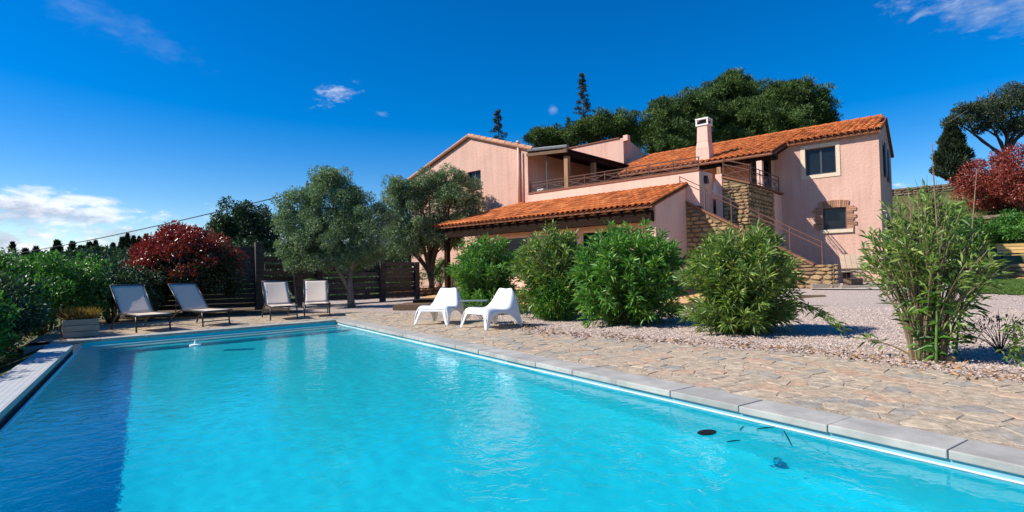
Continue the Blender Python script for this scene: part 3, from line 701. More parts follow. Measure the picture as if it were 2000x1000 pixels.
# --- chimney
ch = empty('chimney', hl(5.74, -1.5, 0)); ch.parent = house
def frus(b, z0, z1, a0, a1, c0, c1): b.add([(-a0, -c0, z0), (a0, -c0, z0), (a0, c0, z0), (-a0, c0, z0), (-a1, -c1, z1), (a1, -c1, z1), (a1, c1, z1), (-a1, c1, z1)], [(0, 3, 2, 1), (4, 5, 6, 7), (0, 1, 5, 4), (1, 2, 6, 5), (2, 3, 7, 6), (3, 0, 4, 7)])
b = MB(); frus(b, pz(-1.5) - .35, 5.95, .285, .275, .25, .25); frus(b, 5.95, 6.25, .275, .235, .25, .22); frus(b, 6.25, 6.92, .235, .215, .22, .2); b.build('chimney_stack', 'stucco_smooth', ch, bevel=.015)
b = MB(); frus(b, 6.92, 6.98, .26, .26, .24, .24); frus(b, 7.17, 7.23, .27, .27, .25, .25)
for sx in (-1, 1):
    for sy in (-1, 1): b.box((sx * .23 - .03, sy * .21 - .03, 6.98), (sx * .23 + .03, sy * .21 + .03, 7.17))
b.build('chimney_cap', 'white_paint', ch)
b = MB(); b.box((-.15, -.14, 6.981), (.15, .14, 7.14)); b.build('flue', 'dark_inside', ch)

# --- upper box behind the terrace
b = MB(); hbox(b, 11.57, 15.4, 2.0, 2.25, 3.5, 8.08); b.build('upper_wall', 'stucco', house)
b = MB(); b.prism([hl(11.568, 2.26, 5.5), hl(11.568, 6.2, 5.5), hl(11.568, 6.2, 7.1), hl(11.568, 2.26, 8.14)], (-.25, 0, 0)); b.build('upper_side_wall', 'stucco', house)
b = MB(); hbox(b, 11.8, 15.5, 1.93, 2.3, 8.082, 8.13); b.build('wall_cap', 'cap_brick', house)
b = MB(); hbox(b, 11.3, 11.56, 1.97, 2.24, 7.9, 8.20); b.build('corner_pier', 'stucco_smooth', house)
# --- left wing with gable towards the pool
TG = -5.2; SA, ZA = 15.93, 7.70; GR, GL = 12.25, 20.6
gzr = lambda s_: ZA - abs(s_ - SA) * .325
b = MB(); GW = (15.2, 16.12, 5.1, 5.95)
wall_cells(b, GR, GL, -.2, 6.1, TG, TG + .3, [GW])
b.prism([hl(GR, TG, 6.1), hl(GL, TG, 6.1), hl(GL, TG, gzr(GL) - .05), hl(SA, TG, ZA - .05), hl(GR, TG, gzr(GR) - .05)], (0, .3, 0)); b.build('gable_wall', 'stucco', house)
b = MB(); hbox(b, GR - .004, GR + .3, TG + .3, 2.0, 3.5, 6.40); b.build('terrace_side_wall', 'stucco_smooth', house)
window(*GW, TG, mullions=1)
b = MB(); hbox(b, GW[0] - .06, GW[1] + .06, TG - .05, TG, GW[2] - .06, GW[2]); b.build('window_sill', 'cap_brick', house)
r3 = roof_slab('gable_roof', [(SA, TG - .12, ZA), (GR - .1, TG - .12, gzr(GR - .1)), (GR - .1, 4, gzr(GR - .1)), (SA, 4, ZA)], .08)
roof_slab('gable_roof', [(SA + .001, TG - .12, ZA), (GL + .3, TG - .12, gzr(GL + .3)), (GL + .3, 4, gzr(GL + .3)), (SA + .001, 4, ZA)], .08)
for k in range(10):          # verge tiles down the right slope
    s0, s1 = SA - .0 - k * .40, SA - .0 - (k + 1) * .40 - .05
    b = MB(); b.tube([hl(s1, TG - .07, gzr(s1) + .035), hl(s0, TG - .07, gzr(s0) + .015)], [.112, .102], 12); b.build('verge_tile', 'terracotta_pale', r3)
b = MB(); b.tube([hl(SA + .05, TG - .09, ZA + .02), hl(GL + .3, TG - .09, gzr(GL + .3) + .02)], .06, 8); b.build('verge_mortar', 'terracotta_pale', r3)
b = MB(); b.tube([hl(12.73, TG - .07, 3.85), hl(12.73, TG - .07, 6.82)], .062, 12); b.tube([hl(12.73, TG - .07, 6.80), hl(12.73, TG - .07, 6.90)], .085, 12); b.build('vent_pipe', 'pipe_paint', house, smooth=True)
b = MB(); b.tube([hl(12.52, TG - .05, 3.9), hl(12.52, TG - .05, 6.35)], .03, 10); b.build('down_pipe', 'pipe_paint', house, smooth=True)
# covered terrace: shed roof carried on posts
ZT = 3.55
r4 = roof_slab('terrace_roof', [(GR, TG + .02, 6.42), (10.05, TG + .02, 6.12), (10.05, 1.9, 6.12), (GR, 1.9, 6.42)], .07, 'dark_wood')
b = MB(); b.bar(hl(GR - .02, TG - .05, 6.18), hl(10.05, TG - .05, 6.03), .12, .13); b.build('terrace_front_beam', 'old_wood', house)
b = MB(); b.bar(hl(GR - .1, TG - .06, 6.38), hl(10.0, TG - .06, 6.20), .18, .13); b.build('terrace_awning_box', 'gutter_metal', house, bevel=.02)
b = MB(); b.bar(hl(10.2, TG - .0, 5.95), hl(10.2, 1.9, 5.95), .16, .2); b.build('terrace_side_beam', 'dark_wood', house)
for tt in (-5.0, -3.0, -.6):
    b = MB(); b.bar(hl(10.25, tt, ZT), hl(10.25, tt, 5.9), .2, .2); b.build('terrace_post', 'post_wood', house, bevel=.015)
b = MB(); b.tube([hl(11.3, TG + .15, ZT), hl(11.3, TG + .15, 6.1)], .03, 8); b.build('awning_pole', 'gutter_metal', house)
b = MB(); hbox(b, 4.5, GR, TG + .27, 2.0, ZT - .25, ZT); b.build('terrace_floor', 'terracotta_pale', house)
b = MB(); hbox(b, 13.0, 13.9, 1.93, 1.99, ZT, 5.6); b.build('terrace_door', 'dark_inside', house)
b = MB(); hbox(b, 4.6, 11.5, .32, .5, 3.3, 5.9); b.build('inner_wall', 'stucco_smooth', house)
# parapet of the terrace
b = MB(); hbox(b, 4.47, GR - .001, TG, TG + .26, 3.2, 4.44); b.build('parapet', 'stucco_smooth', house)
b = MB(); hbox(b, 4.45, GR, TG - .04, TG + .30, 4.44, 4.50); b.build('parapet_cap', 'cap_brick', house)
b = MB(); hbox(b, 4.47, 4.72, TG + .262, -4.0, .3, 4.46); b.build('parapet_return', 'stucco_smooth', house)
b = MB(); hbox(b, 4.36, 4.468, -4.78, -4.68, 4.2, 4.30); hbox(b, 4.34, 4.45, -4.8, -4.66, 4.02, 4.2); b.build('wall_lamp', 'black_metal', house)
# wrought iron railings
def scroll(c, r, axis, flip=1):
    pts = []
    for k in range(15):
        a = k / 14 * 5.4; rr = r * (1 - k / 18); pts.append(Vector(c) + Vector(axis) * (math.cos(a) * rr * flip) + Vector((0, 0, math.sin(a) * rr)))
    return pts
def railing(name, a, c, h_, posts, cross=True, rows=(1.0, .72), rad=.019):
    b = MB(); a, c = Vector(a), Vector(c); up_ = Vector((0, 0, 1)); ax = (c - a); ax.z = 0; ax.normalize()
    for f_ in rows: b.tube([a + up_ * h_ * f_, c + up_ * h_ * f_], rad, 6)
    if cross: b.tube([a + up_ * h_ * .12, c + up_ * h_ * .12], rad * .8, 6)
    r_ = b.build(name, 'iron', house)
    for k in range(posts + 1):
        p_ = a.lerp(c, k / posts); b = MB(); b.tube([p_, p_ + up_ * h_ * 1.02], rad * 1.25, 6); b.build('baluster', 'iron', r_)
        if cross and k < posts:
            q_ = a.lerp(c, (k + 1) / posts); m1 = (p_ + q_) / 2; b = MB()
            b.tube([p_ + up_ * h_ * .12, m1 + up_ * h_ * .45, q_ + up_ * h_ * .72], .008, 5); b.tube([p_ + up_ * h_ * .72, m1 + up_ * h_ * .40, q_ + up_ * h_ * .12], .008, 5)
            b.tube(scroll(m1 + up_ * h_ * .42 + ax * .1, .09, ax, 1), .008, 5); b.tube(scroll(m1 + up_ * h_ * .42 - ax * .1, .09, ax, -1), .008, 5)
            b.build('scroll', 'iron', r_)
    return r_
railing('terrace_railing', hl(12.2, TG + .12, 4.50), hl(4.52, TG + .12, 4.50), .44, 8)
# --- lean-to at the foot of the gable and the parapet
TL = -7.9; zl = lambda t_: 3.98 + (t_ - TG) * (3.98 - 3.05) / (TG - TL)
def left_of(k): return 15.5 - k * 2.9            # hip line on the left
r5 = roof_slab('lean_to_roof', [(4.9, TL, 3.05), (15.5, TL, 3.05), (12.6, TG - .004, 3.98), (4.9, TG - .004, 3.98)], .07)
tile_plane(r5, (4.86, 15.5), TL - .03, 3.04, TG, 3.98, lambda s_, k: s_ < left_of(k) - .1)
b = MB(); b.prism([hl(15.5, TL, 3.04), hl(12.6, TG - .004, 3.97), hl(15.5, TG - .004, 3.04)], (0, 0, -.06)); b.build('hip_slope', 'roof_under', house)
b = MB(); b.tube([hl(15.5, TL, 3.12), hl(12.6, TG, 4.05)], [.10, .10], 8); b.build('hip_course', 'terracotta', house)
b = MB(); b.bar(hl(5.0, TL + .24, 2.74), hl(15.2, TL + .24, 2.74), .2, .36); b.build('lean_to_beam', 'dark_wood', house, bevel=.02)
for k in range(22):
    s_ = 5.2 + k * .46
    b = MB(); b.bar(hl(s_, TL + .03, zl(TL + .03) - .145), hl(s_, TG + .0, zl(TG) - .145), .07, .09); b.build('rafter', 'dark_wood', house)
for s_ in (9.05, 14.9):
    b = MB(); b.bar(hl(s_, TL + .22, .2), hl(s_, TL + .22, 2.55), .2, .2); b.build('lean_to_post', 'dark_wood', house, bevel=.02)
b = MB(); LW = [(10.75, 12.35, .9, 2.45), (8.35, 9.95, .5, 2.45), (6.6, 8.2, .5, 2.45)]
wall_cells(b, 5.2, 13.4, -.1, 3.35, -7.1, -6.85, LW); b.build('lean_to_wall', 'stucco_smooth', house)
for h_ in LW: window(*h_, -7.1, 'cream_frame', 1 if h_[0] < 10 else 0, .1, fwid=.06)
b = MB(); b.prism([hl(4.95, TL + .32, -.1), hl(4.95, TG - .01, -.1), hl(4.95, TG - .01, 3.88), hl(4.95, TL + .32, zl(TL + .32) - .08)], (-.25, 0, 0)); b.build('lean_to_end_wall', 'stucco_smooth', house)

# --- stone staircase in front of the right wing
def stone_meshes(k_):
    out_ = []
    for _ in range(k_):
        b = MB(); n_ = 8; ring = []
        for i in range(n_):
            a = (i + .5) / n_ * 2 * math.pi; rx = .5 / max(abs(math.cos(a)), abs(math.sin(a))) 
            k2 = random.uniform(.88, 1.0); ring.append((math.cos(a) * rx * k2 * .98, math.sin(a) * rx * k2 * .98))
        b.v = [(x, .5, z) for x, z in ring] + [(x * .97, -.15, z * .97) for x, z in ring] + [(x * .74 + random.uniform(-.05, .05), -.5 + random.uniform(-.12, .12), z * .7) for x, z in ring]
        b.t = [.5] * 24
        b.f = [(i, (i + 1) % 8, (i + 1) % 8 + 8, i + 8) for i in range(8)] + [(i + 8, (i + 1) % 8 + 8, (i + 1) % 8 + 16, i + 16) for i in range(8)] + [tuple(range(16, 24))]
        out_.append(b.mesh('stone'))
    return out_
STONES = {k_: stone_meshes(7) for k_ in ('wall_stone', 'terrace_stone')}
def stone_face(parent, o3, ax, L_, z0, ztop, hrow=.15, wid=.36, dep=.09, m_='wall_stone', zbot=None):
    """courses of stones on a face; ax = unit vector along the face in the parent's space, outward = ax turned right"""
    ax = Vector(ax); out_ = Vector((ax.y, -ax.x, 0)); z = z0; rz = math.atan2(ax.y, ax.x); cnt = 0
    while z < max(ztop(0), ztop(L_)):
        h_ = hrow * random.uniform(.7, 1.35); d = random.uniform(-.2, 0) * wid
        while d < L_:
            w_ = wid * random.uniform(.5, 1.5); a, c = max(0, d), min(L_, d + w_); d += w_
            if c - a < .06: continue
            top = min(z + h_, min(ztop(a), ztop(c)))
            if top - z < .04 or (zbot and z < zbot((a + c) / 2)): continue
            st_ = link('stone', random.choice(STONES[m_]), m_, parent); mid = Vector(o3) + ax * (a + c) / 2 + out_ * .02
            st_.location = (mid.x, mid.y, (z + top) / 2); st_.rotation_euler = (random.uniform(-.04, .04), random.uniform(-.05, .05), rz + random.uniform(-.04, .04))
            st_.scale = ((c - a) - .015, dep * random.uniform(.8, 1.3), (top - z) - .013); cnt += 1
        z += h_
    return cnt
TS = -5.24
ztp = lambda s_: 1.14 + (s_ - 1.09) * (3.52 - 1.14) / (5.21 - 1.09)
b = MB(); b.prism([hl(5.2, TS, -.1), hl(.42, TS, -.1), hl(.42, TS, 1.05), hl(.98, TS, 1.05), hl(5.2, TS, ztp(5.2) - .05)], (0, .24, 0)); sw = b.build('stair_wall', 'wall_mortar', house)
n_st = stone_face(sw, hl(5.2, TS, 0), (1, 0, 0), 4.76, .2, lambda d: max(1.07, ztp(5.2 - d) - .02) , .13, .36, .06)
n_st += stone_face(sw, hl(.40, TS, 0), (0, 1, 0), .3, .2, lambda d: 1.07, .15, .3)
b = MB(); b.prism([hl(5.22, TS - .06, ztp(5.22) - .03), hl(.95, TS - .06, ztp(.95) - .03), hl(.95, TS - .06, ztp(.95) + .04), hl(5.22, TS - .06, ztp(5.22) + .04)], (0, .34, 0)); b.build('stair_coping', 'cap_brick', house)
b = MB()
for k in range(14):
    s1 = 4.46 - k * .26; zt = ztp(s1 - .26) - .32
    if zt > .2: hbox(b, s1 - .26, s1, TS + .241, -4.03, .0, zt)
b.build('stair_flight', 'concrete', house)
b = MB(); hbox(b, .42, .95, TS - .14, TS - .08, .12, .30); b.build('step_sleeper', 'grey_wood', house)
rl = MB(); A_, C_ = Vector(hl(5.18, TS + .05, ztp(5.18) + .03)), Vector(hl(.72, TS + .05, ztp(.72) + .03))
railing('stair_railing', A_, C_, .78, 5, cross=False, rows=(1.0, .80))
b = MB(); b.tube(scroll(A_ + Vector((.13, 0, .2)), .12, (1, 0, 0)), .009, 5); b.build('rail_scroll', 'iron', house)
# landing pier
b = MB(); b.prism([hl(4.12, -4, -.1), hl(3.2, -4, -.1), hl(3.2, -4, 3.93), hl(4.12, -4, 4.27)], (0, .3, 0))
hbox(b, 3.22, 3.5, -3.699, -1.2, -.1, 3.9); hbox(b, 3.5, 4.4, -3.699, -.01, 3.6, 3.88); pr = b.build('landing_pier', 'wall_mortar', house)
n_st += stone_face(pr, hl(4.1, -4, 0), (1, 0, 0), .9, 1.6, lambda d: 4.25 - d * .36, .13, .32, .06)
n_st += stone_face(pr, hl(3.2, -4, 0), (0, 1, 0), 2.75, 1.4, lambda d: 3.93, .16, .34, .06)
b = MB(); hbox(b, 3.24, 3.5, -1.199, -.002, -.1, 3.9); b.build('landing_wall', 'stucco_smooth', house)
b = MB(); hbox(b, 4.121, 4.36, -4.02, -3.7, .2, 4.42); b.build('stair_head_pier', 'stucco_smooth', house)
b = MB(); b.prism([hl(4.12, -4.07, 4.28), hl(3.14, -4.07, 3.93), hl(3.14, -4.07, 3.985), hl(4.12, -4.07, 4.335)], (0, .34, 0)); hbox(b, 3.14, 3.5, -3.728, -.02, 3.94, 3.99); b.build('landing_coping', 'cap_brick', house)
railing('landing_railing', hl(4.1, -3.9, 4.32), hl(3.2, -3.9, 4.0), .62, 1, cross=True)
railing('landing_railing', hl(3.2, -3.9, 4.0), hl(3.2, -.5, 4.0), .58, 3, cross=True)
print('stones in stair walls', n_st)
# small white board leaning by the stair head
b = MB(); b.prism([hl(4.46, -4.1, 3.75), hl(4.28, -4.1, 3.6), hl(4.30, -4.1, 3.9), hl(4.36, -4.1, 4.15)], (0, .03, 0)); b.build('white_board', 'white_paint', house)

# --- lay the tiles: the nearest 300 as pieces of their own, the rest joined to each roof
hm = Matrix.Translation(HK) @ Matrix.Rotation(math.atan2(-HU.y, -HU.x), 4, 'Z')
TILES.sort(key=lambda q: ((hm @ q[1].translation) - CAM).length)
rest = {}
for i, (rf, M_) in enumerate(TILES):
    if i < 300:
        o_ = link('tile', TILE, 'terracotta', rf); o_.matrix_local = M_
    else:
        bb = rest.setdefault(rf.name, (rf, MB()))[1]; bb.add([M_ @ Vector(v) for v in TILE_V], TILE_F, random.random())
for rf, bb in rest.values(): tag(bb.build('roof_tiles', 'terracotta_stuff', rf, smooth=True), kind='stuff')
print('tiles', len(TILES))

# things standing on the terrace
tcx = empty('terrace_chair', tuple(hw(11.2, -4.6, ZT)), R(30), 'dark slatted chair on the covered terrace behind the railing', 'chair')
b = MB(); b.box((-.22, -.22, .42), (.22, .22, .46)); b.build('seat', 'dark_wood', tcx)
for k in range(4): b = MB(); b.box((-.2 + k * .11, .2, .46), (-.13 + k * .11, .23, 1.0)); b.build('back_slat', 'dark_wood', tcx)
for sx in (-1, 1):
    for sy in (-1, 1): b = MB(); b.box((sx * .2 - .02, sy * .2 - .02, 0), (sx * .2 + .02, sy * .2 + .02, .42)); b.build('leg', 'dark_wood', tcx)
tcr = empty('white_crate', tuple(hw(11.75, -4.75, ZT)), R(10), 'white slatted crate at the left end of the terrace', 'crate')
for k in range(5):
    for sy in (-1, 1): b = MB(); b.box((-.2, sy * .2 - .01, .05 + k * .22), (.2, sy * .2 + .01, .22 + k * .22)); b.build('slat', 'white_paint', tcr)
for sx in (-1, 1): b = MB(); b.box((sx * .2 - .015, -.18, 0), (sx * .2 + .015, .18, 1.1)); b.build('side_panel', 'white_paint', tcr)
# ------------------------------------------------------------------ furniture
def make_lounger():
    root = empty('sun_lounger')
    b = MB(); hwid = .30; zs_ = .32; th = R(47)
    rails = []
    for sy in (-1, 1):
        b.tube([(0.02, sy * hwid, zs_ - .015), (-.05, sy * hwid, zs_), (-.8, sy * hwid, zs_ + .01), (-.98, sy * hwid, zs_ - .035), (-1.1, sy * hwid, zs_ - .12), (-1.2, sy * hwid, .14), (-1.27, sy * hwid, 0)], .017, 8)
    b.tube([(0.02, -hwid, zs_ - .015), (0.02, hwid, zs_ - .015)], .017, 8); b.tube([(-.75, -hwid, zs_), (-.75, hwid, zs_)], .015, 8); b.tube([(-1.21, -hwid, .13), (-1.21, hwid, .13)], .012, 8)
    b.build('frame', 'lounger_frame', root, smooth=True)
    for sy in (-1, 1):
        b = MB(); b.tube([(-.10, sy * (hwid - .012), zs_ - .01), (-.06, sy * (hwid - .002), 0)], .016, 8); b.build('leg', 'lounger_frame', root, smooth=True)
    b = MB(); b.tube([(-.07, -hwid, .10), (-.07, hwid, .10)], .011, 8); b.build('stretcher', 'lounger_frame', root)
    def sheet(p0, d, L_, nrm, sag):
        b = MB(); n1, n2 = 10, 8; d = Vector(d); nrm = Vector(nrm)
        for i in range(n1 + 1):
            for j in range(n2 + 1):
                y = (j / n2 * 2 - 1) * (hwid - .014); k = 1 - (y / hwid) ** 2
                p_ = Vector(p0) + d * (L_ * i / n1) + Vector((0, y, 0)) - nrm * sag * k * math.sin(math.pi * i / n1); b.v.append(tuple(p_)); b.t.append(.5)
        for i in range(n1):
            for j in range(n2): q_ = i * (n2 + 1) + j; b.f.append((q_, q_ + 1, q_ + n2 + 2, q_ + n2 + 1))
        return b
    o_ = sheet((0.02, 0, zs_ + .012), (-1, 0, 0), .80, (0, 0, 1), .022).build('seat_sling', 'lounger_mesh', root, smooth=True)
    md = o_.modifiers.new('s', 'SOLIDIFY'); md.thickness = .008
    bd = Vector((-math.cos(th), 0, math.sin(th))); bn_ = Vector((math.sin(th), 0, math.cos(th))); h0 = Vector((-.79, 0, zs_ + .012))
    br_ = sheet(h0, bd, .76, bn_, .02).build('backrest_sling', 'lounger_mesh', root, smooth=True)
    md = br_.modifiers.new('s', 'SOLIDIFY'); md.thickness = .008
    b = MB(); e = h0 + bd * .77
    for sy in (-1, 1): b.tube([h0 + Vector((0, sy * hwid, 0)), e + Vector((0, sy * hwid, 0))], .014, 8)
    b.tube([e + Vector((0, -hwid, 0)), e + Vector((0, hwid, 0))], .014, 8); b.build('backrest_frame', 'lounger_frame', root, smooth=True)
    b = MB(); m_ = h0 + bd * .45
    for sy in (-1, 1): b.tube([m_ + Vector((0, sy * .24, 0)), (-1.12, sy * .26, zs_ - .1)], .009, 6)
    b.build('backrest_prop', 'lounger_frame', root)
    return root
proto = make_lounger()
LO = [((.17, 12.72), (.36, -.93), 'grey sling sun lounger beside the wooden planter, leftmost of four'), ((1.30, 13.16), (.46, -.89), 'grey sling sun lounger in front of the red shrub, second from the planter'),
      ((2.72, 13.66), (-.02, -1), 'grey sling sun lounger with a shadow across its backrest, second from the olive tree'), ((3.55, 14.0), (-.22, -.97), 'grey sling sun lounger nearest the olive tree, beside the pool corner')]
for i, (p_, d_, lab) in enumerate(LO):
    o_ = proto if i == 0 else copy_tree(proto)
    o_.location = (p_[0], p_[1], .004); o_.rotation_euler = (0, 0, math.atan2(d_[1], d_[0])); tag(o_, lab, 'sun lounger', 'sun loungers at the far end of the pool')

def make_chair():
    import bmesh
    b = MB()
    T = [(.375, .315, .285), (.345, .365, .30), (.24, .365, .295), (.08, .35, .285), (-.07, .335, .275), (-.18, .375, .265), (-.27, .50, .235), (-.335, .62, .205), (-.385, .715, .185)]
    Bt = [(.455, 0, .365), (.385, 0, .37), (.30, .20, .345), (.17, .262, .335), (-.02, .268, .335), (-.19, .225, .34), (-.315, .09, .36), (-.375, 0, .37), (-.455, 0, .37)]
    nx = 8
    for (y, z, wd) in T:                       # seat and back shell
        for k in range(nx + 1):
            a = k / nx * 2 - 1
            dish = .02 * (1 - a * a) if z < .6 else 0; notch = -.02 * (1 - abs(a)) ** 1.5 if z > .7 else 0
            b.v.append((a * wd, y - (.02 * (1 - a * a) if z > .4 else 0), z - dish + notch)); b.t.append(.5)
    for i in range(len(T) - 1):
        for k in range(nx): q_ = i * (nx + 1) + k; b.f.append((q_, q_ + 1, q_ + nx + 2, q_ + nx + 1))
    for sx in (-1, 1):                          # flanks running down into the legs
        base = len(b.v); n3 = 4
        for (ty, tz, tw), (by, bz, bw) in zip(T, Bt):
            for j in range(n3 + 1):
                k = j / n3; bulge = .028 * math.sin(math.pi * min(1, k * 1.3)) if k < .77 else 0
                b.v.append((sx * (tw + (bw - tw) * k + bulge), ty + (by - ty) * k, tz + (bz - tz) * k)); b.t.append(.5)
        for i in range(len(T) - 1):
            for j in range(n3):
                q_ = base + i * (n3 + 1) + j; f_ = (q_, q_ + n3 + 1, q_ + n3 + 2, q_ + 1); b.f.append(f_ if sx > 0 else f_[::-1])
        # front face of the front leg and inner face of the rear leg
        for (rows, dy) in (([(.375, .315, .285, .20), (.40, .24, .305, .235), (.42, .15, .33, .275), (.455, 0, .365, .315)], 1), ([(-.385, .70, .185, .13), (-.40, .45, .25, .19), (-.425, .2, .33, .27), (-.455, 0, .37, .32)], -1)):
            bs = len(b.v)
            for (y, z, w0, w1) in rows: b.v += [(sx * w0, y, z), (sx * w1, y, z)]; b.t += [.5, .5]
            for i in range(3): b.f.append((bs + 2 * i, bs + 2 * i + 1, bs + 2 * i + 3, bs + 2 * i + 2))
    bs = len(b.v)                               # front apron
    for k in range(9):
        a = k / 8 * 2 - 1; b.v += [(a * .285, .375, .315), (a * .24, .392, .262 - .0 * a * a)]; b.t += [.5, .5]
    for k in range(8): b.f.append((bs + 2 * k, bs + 2 * k + 1, bs + 2 * k + 3, bs + 2 * k + 2))
    me = b.mesh('seat_shell'); bm = bmesh.new(); bm.from_mesh(me); bmesh.ops.remove_doubles(bm, verts=bm.verts, dist=.004); bmesh.ops.recalc_face_normals(bm, faces=bm.faces); bm.to_mesh(me); bm.free()
    o_ = link('lounge_chair', me, 'white_plastic', None, True)
    s_ = o_.modifiers.new('solid', 'SOLIDIFY'); s_.thickness = .022; s_.offset = -1
    s2 = o_.modifiers.new('sub', 'SUBSURF'); s2.levels = 2; s2.render_levels = 2
    return o_
ch1 = make_chair(); ch2 = ch1.copy(); col.objects.link(ch2)
for o_, p_, d_, lab in ((ch2, (5.36, 8.74), (-.985, -.17), 'white moulded plastic low chair nearer the oleanders, right of the folding table'), (ch1, (5.02, 10.15), (-.80, -.60), 'white moulded plastic low chair left of the folding table')):
    o_.location = (p_[0], p_[1], .0); o_.rotation_euler = (0, 0, math.atan2(d_[1], d_[0]) - math.pi / 2); o_.scale = (1.0, 1.0, 1.0)
    tag(o_, lab, 'chair', 'white low chairs by the pool')
# folding table
ft = empty('folding_table', (5.52, 9.66, 0), R(-35), 'small grey green folding metal table between the white chairs', 'table')
b = MB(); b.box((-.28, -.24, .445), (.28, .24, .462)); b.build('table_top', 'table_metal', ft, bevel=.006)
for sx in (-1, 1):
    b = MB(); b.tube([(-.25, sx * .2, 0), (.2, sx * .2, .45)], .009, 6); b.build('leg', 'table_metal', ft)
    b = MB(); b.tube([(.25, sx * .18, 0), (-.2, sx * .18, .45)], .009, 6); b.build('leg', 'table_metal', ft)
b = MB(); b.tube([(-.25, -.2, .02), (-.25, .2, .02)], .008, 6); b.build('foot_bar', 'table_metal', ft); b = MB(); b.tube([(.25, -.18, .02), (.25, .18, .02)], .008, 6); b.build('foot_bar', 'table_metal', ft)

# wooden planter at the pool corner
pl = empty('wooden_planter', (-.98, 12.66, .002), R(10), 'weathered wooden planter box with dry plants at the pool corner', 'planter')
for k in range(3):
    z0 = .01 + k * .105
    for sx in (-1, 1):
        b = MB(); b.box((-.25 - .012 * (k % 2), sx * .24 - .018, z0), (.25 + .012 * (k % 2), sx * .24 + .018, z0 + .098)); b.build('board', 'grey_wood', pl, bevel=.004)
        b = MB(); b.box((sx * .232 - .016, -.22, z0), (sx * .232 + .016, .22, z0 + .098)); b.build('board', 'grey_wood', pl, bevel=.004)
b = MB(); b.box((-.215, -.22, .1), (.215, .22, .27)); b.build('potting_soil', 'soil', pl)
n_ = 900; P = np.column_stack([rng.uniform(-.2, .2, n_), rng.uniform(-.2, .2, n_), np.full(n_, .27)]); D = rng.normal(0, .38, (n_, 3)); D[:, 2] = 1
link('dry_plants', leaves_mesh('dry_plants', P, D, rng.uniform(.12, .36, n_), .012, rng.random(n_), droop=.15), 'dry_grass', pl)

# ------------------------------------------------------------------ fences
fe = empty('board_fence', (0, 0, 0), 0, 'dark solid board fence beside the red shrub', 'fence')
FA, FB = Vector((.2, 19.65, 0)), Vector((2.9, 19.05, 0))
for k in range(13):
    z0 = .06 + k * .148; b = MB(); o3 = Vector((0, random.uniform(-.012, .012), 0)); b.bar(FA + Vector((0, 0, z0 + .07)) + o3, FB + Vector((0, 0, z0 + .07)) + o3, .035, .140); b.build('board', 'fence_wood', fe, bevel=.004)
for p_ in (FA, FB + Vector((.12, 0, 0))):
    b = MB(); b.bar(p_ + Vector((0, -.12, -.1)), p_ + Vector((0, -.12, 2.12)), .27, .24); b.build('post', 'fence_wood', fe, bevel=.012)
rf_ = empty('rail_fence', (0, 0, 0), 0, 'dark timber rail fence with gaps behind the olive tree', 'fence')
posts = [FB + Vector((.12, 0, 0)), at_depth(582, 560, 18.4), at_depth(622, 560, 19.4), at_depth(745, 560, 21.0), at_depth(812, 555, 22.6)]
posts = [Vector((p_.x, p_.y, 0)) for p_ in posts]
for i, p_ in enumerate(posts[1:]):
    b = MB(); hp_ = (1.5, 1.35, 1.62, 1.5)[i]; b.bar(p_ + Vector((0, -.1, -.1)), p_ + Vector((0, -.1, hp_)), (.26, .17, .2, .18)[i], .2); b.build('post', 'fence_wood', rf_, bevel=.012)
b = MB(); b.tube([posts[1] + Vector((-.12, -.35, 0)), posts[1] + Vector((-.22, -.2, 1.45))], .03, 8); b.build('brace', 'bark_grey', rf_)
for i in range(4):
    z0 = .12
    while z0 < 1.5:
        hb = random.uniform(.13, .2); a, c = posts[i], posts[i + 1]
        if not (i == 0 and .28 < z0 < .5) and random.random() > .04:
            b = MB(); a2 = a.lerp(c, random.choice((0, 0, .0, .15))); b.bar(a2 + Vector((0, .02, z0 + hb / 2 + random.uniform(-.02, .02))), c + Vector((0, .02, z0 + hb / 2 + random.uniform(-.02, .02))), .04, hb); b.build('rail', 'fence_wood', rf_, bevel=.005)
        z0 += hb + random.uniform(.01, .06)

# ------------------------------------------------------------------ timber edging, deck, steps
def beam(name, a, c, w_, h_, z, m_, label, cat, group=None):
    a, c = Vector(a), Vector(c); e = empty('x') if False else None
    b = MB(); b.bar((a.x, a.y, z + h_ / 2), (c.x, c.y, z + h_ / 2), w_, h_); o_ = b.build(name, m_, bevel=.012); return tag(o_, label, cat, group)
sd2 = (S1 - S0).normalized(); pn = Vector((-sd2.y, sd2.x, 0)); pn = pn if pn.dot(HN) > 0 else -pn
dk = empty('low_deck', (0, 0, 0), 0, 'low dark timber platform at the left end of the sand court', 'deck')
for k in range(8):
    a = S0 + pn * (.02 + k * .15); b = MB(); b.bar(a + Vector((0, 0, .13)), a + sd2 * 2.3 + Vector((0, 0, .13)), .14, .035); b.build('plank', 'old_wood', dk, bevel=.004)
b = MB(); b.bar(S0 - pn * .07 + Vector((0, 0, .075)), S0 - pn * .07 + sd2 * 2.3 + Vector((0, 0, .075)), .06, .15); b.build('edge_board', 'old_wood', dk)
b = MB(); b.bar(S0 + pn * .9 + sd2 * .25 + Vector((0, 0, .19)), S0 + pn * 1.15 + sd2 * 1.05 + Vector((0, 0, .19)), .18, .09); tag(b.build('loose_plank', 'dark_wood', bevel=.01), 'short dark plank lying on the low timber platform', 'plank')
k0 = 2.36
for i, L_ in enumerate((2.2, 2.0, 2.05)):
    a = S0 + sd2 * k0; c = S0 + sd2 * (k0 + L_); k0 += L_ + .03
    beam('edging_sleeper', a, c, .14, .13, -.02, 'old_wood', ('timber sleeper edging the sand court beside the low platform', 'timber sleeper edging the sand court between second and third oleander', 'timber sleeper edging the sand court behind the fourth oleander')[i], 'sleeper', 'sleepers edging the sand court')
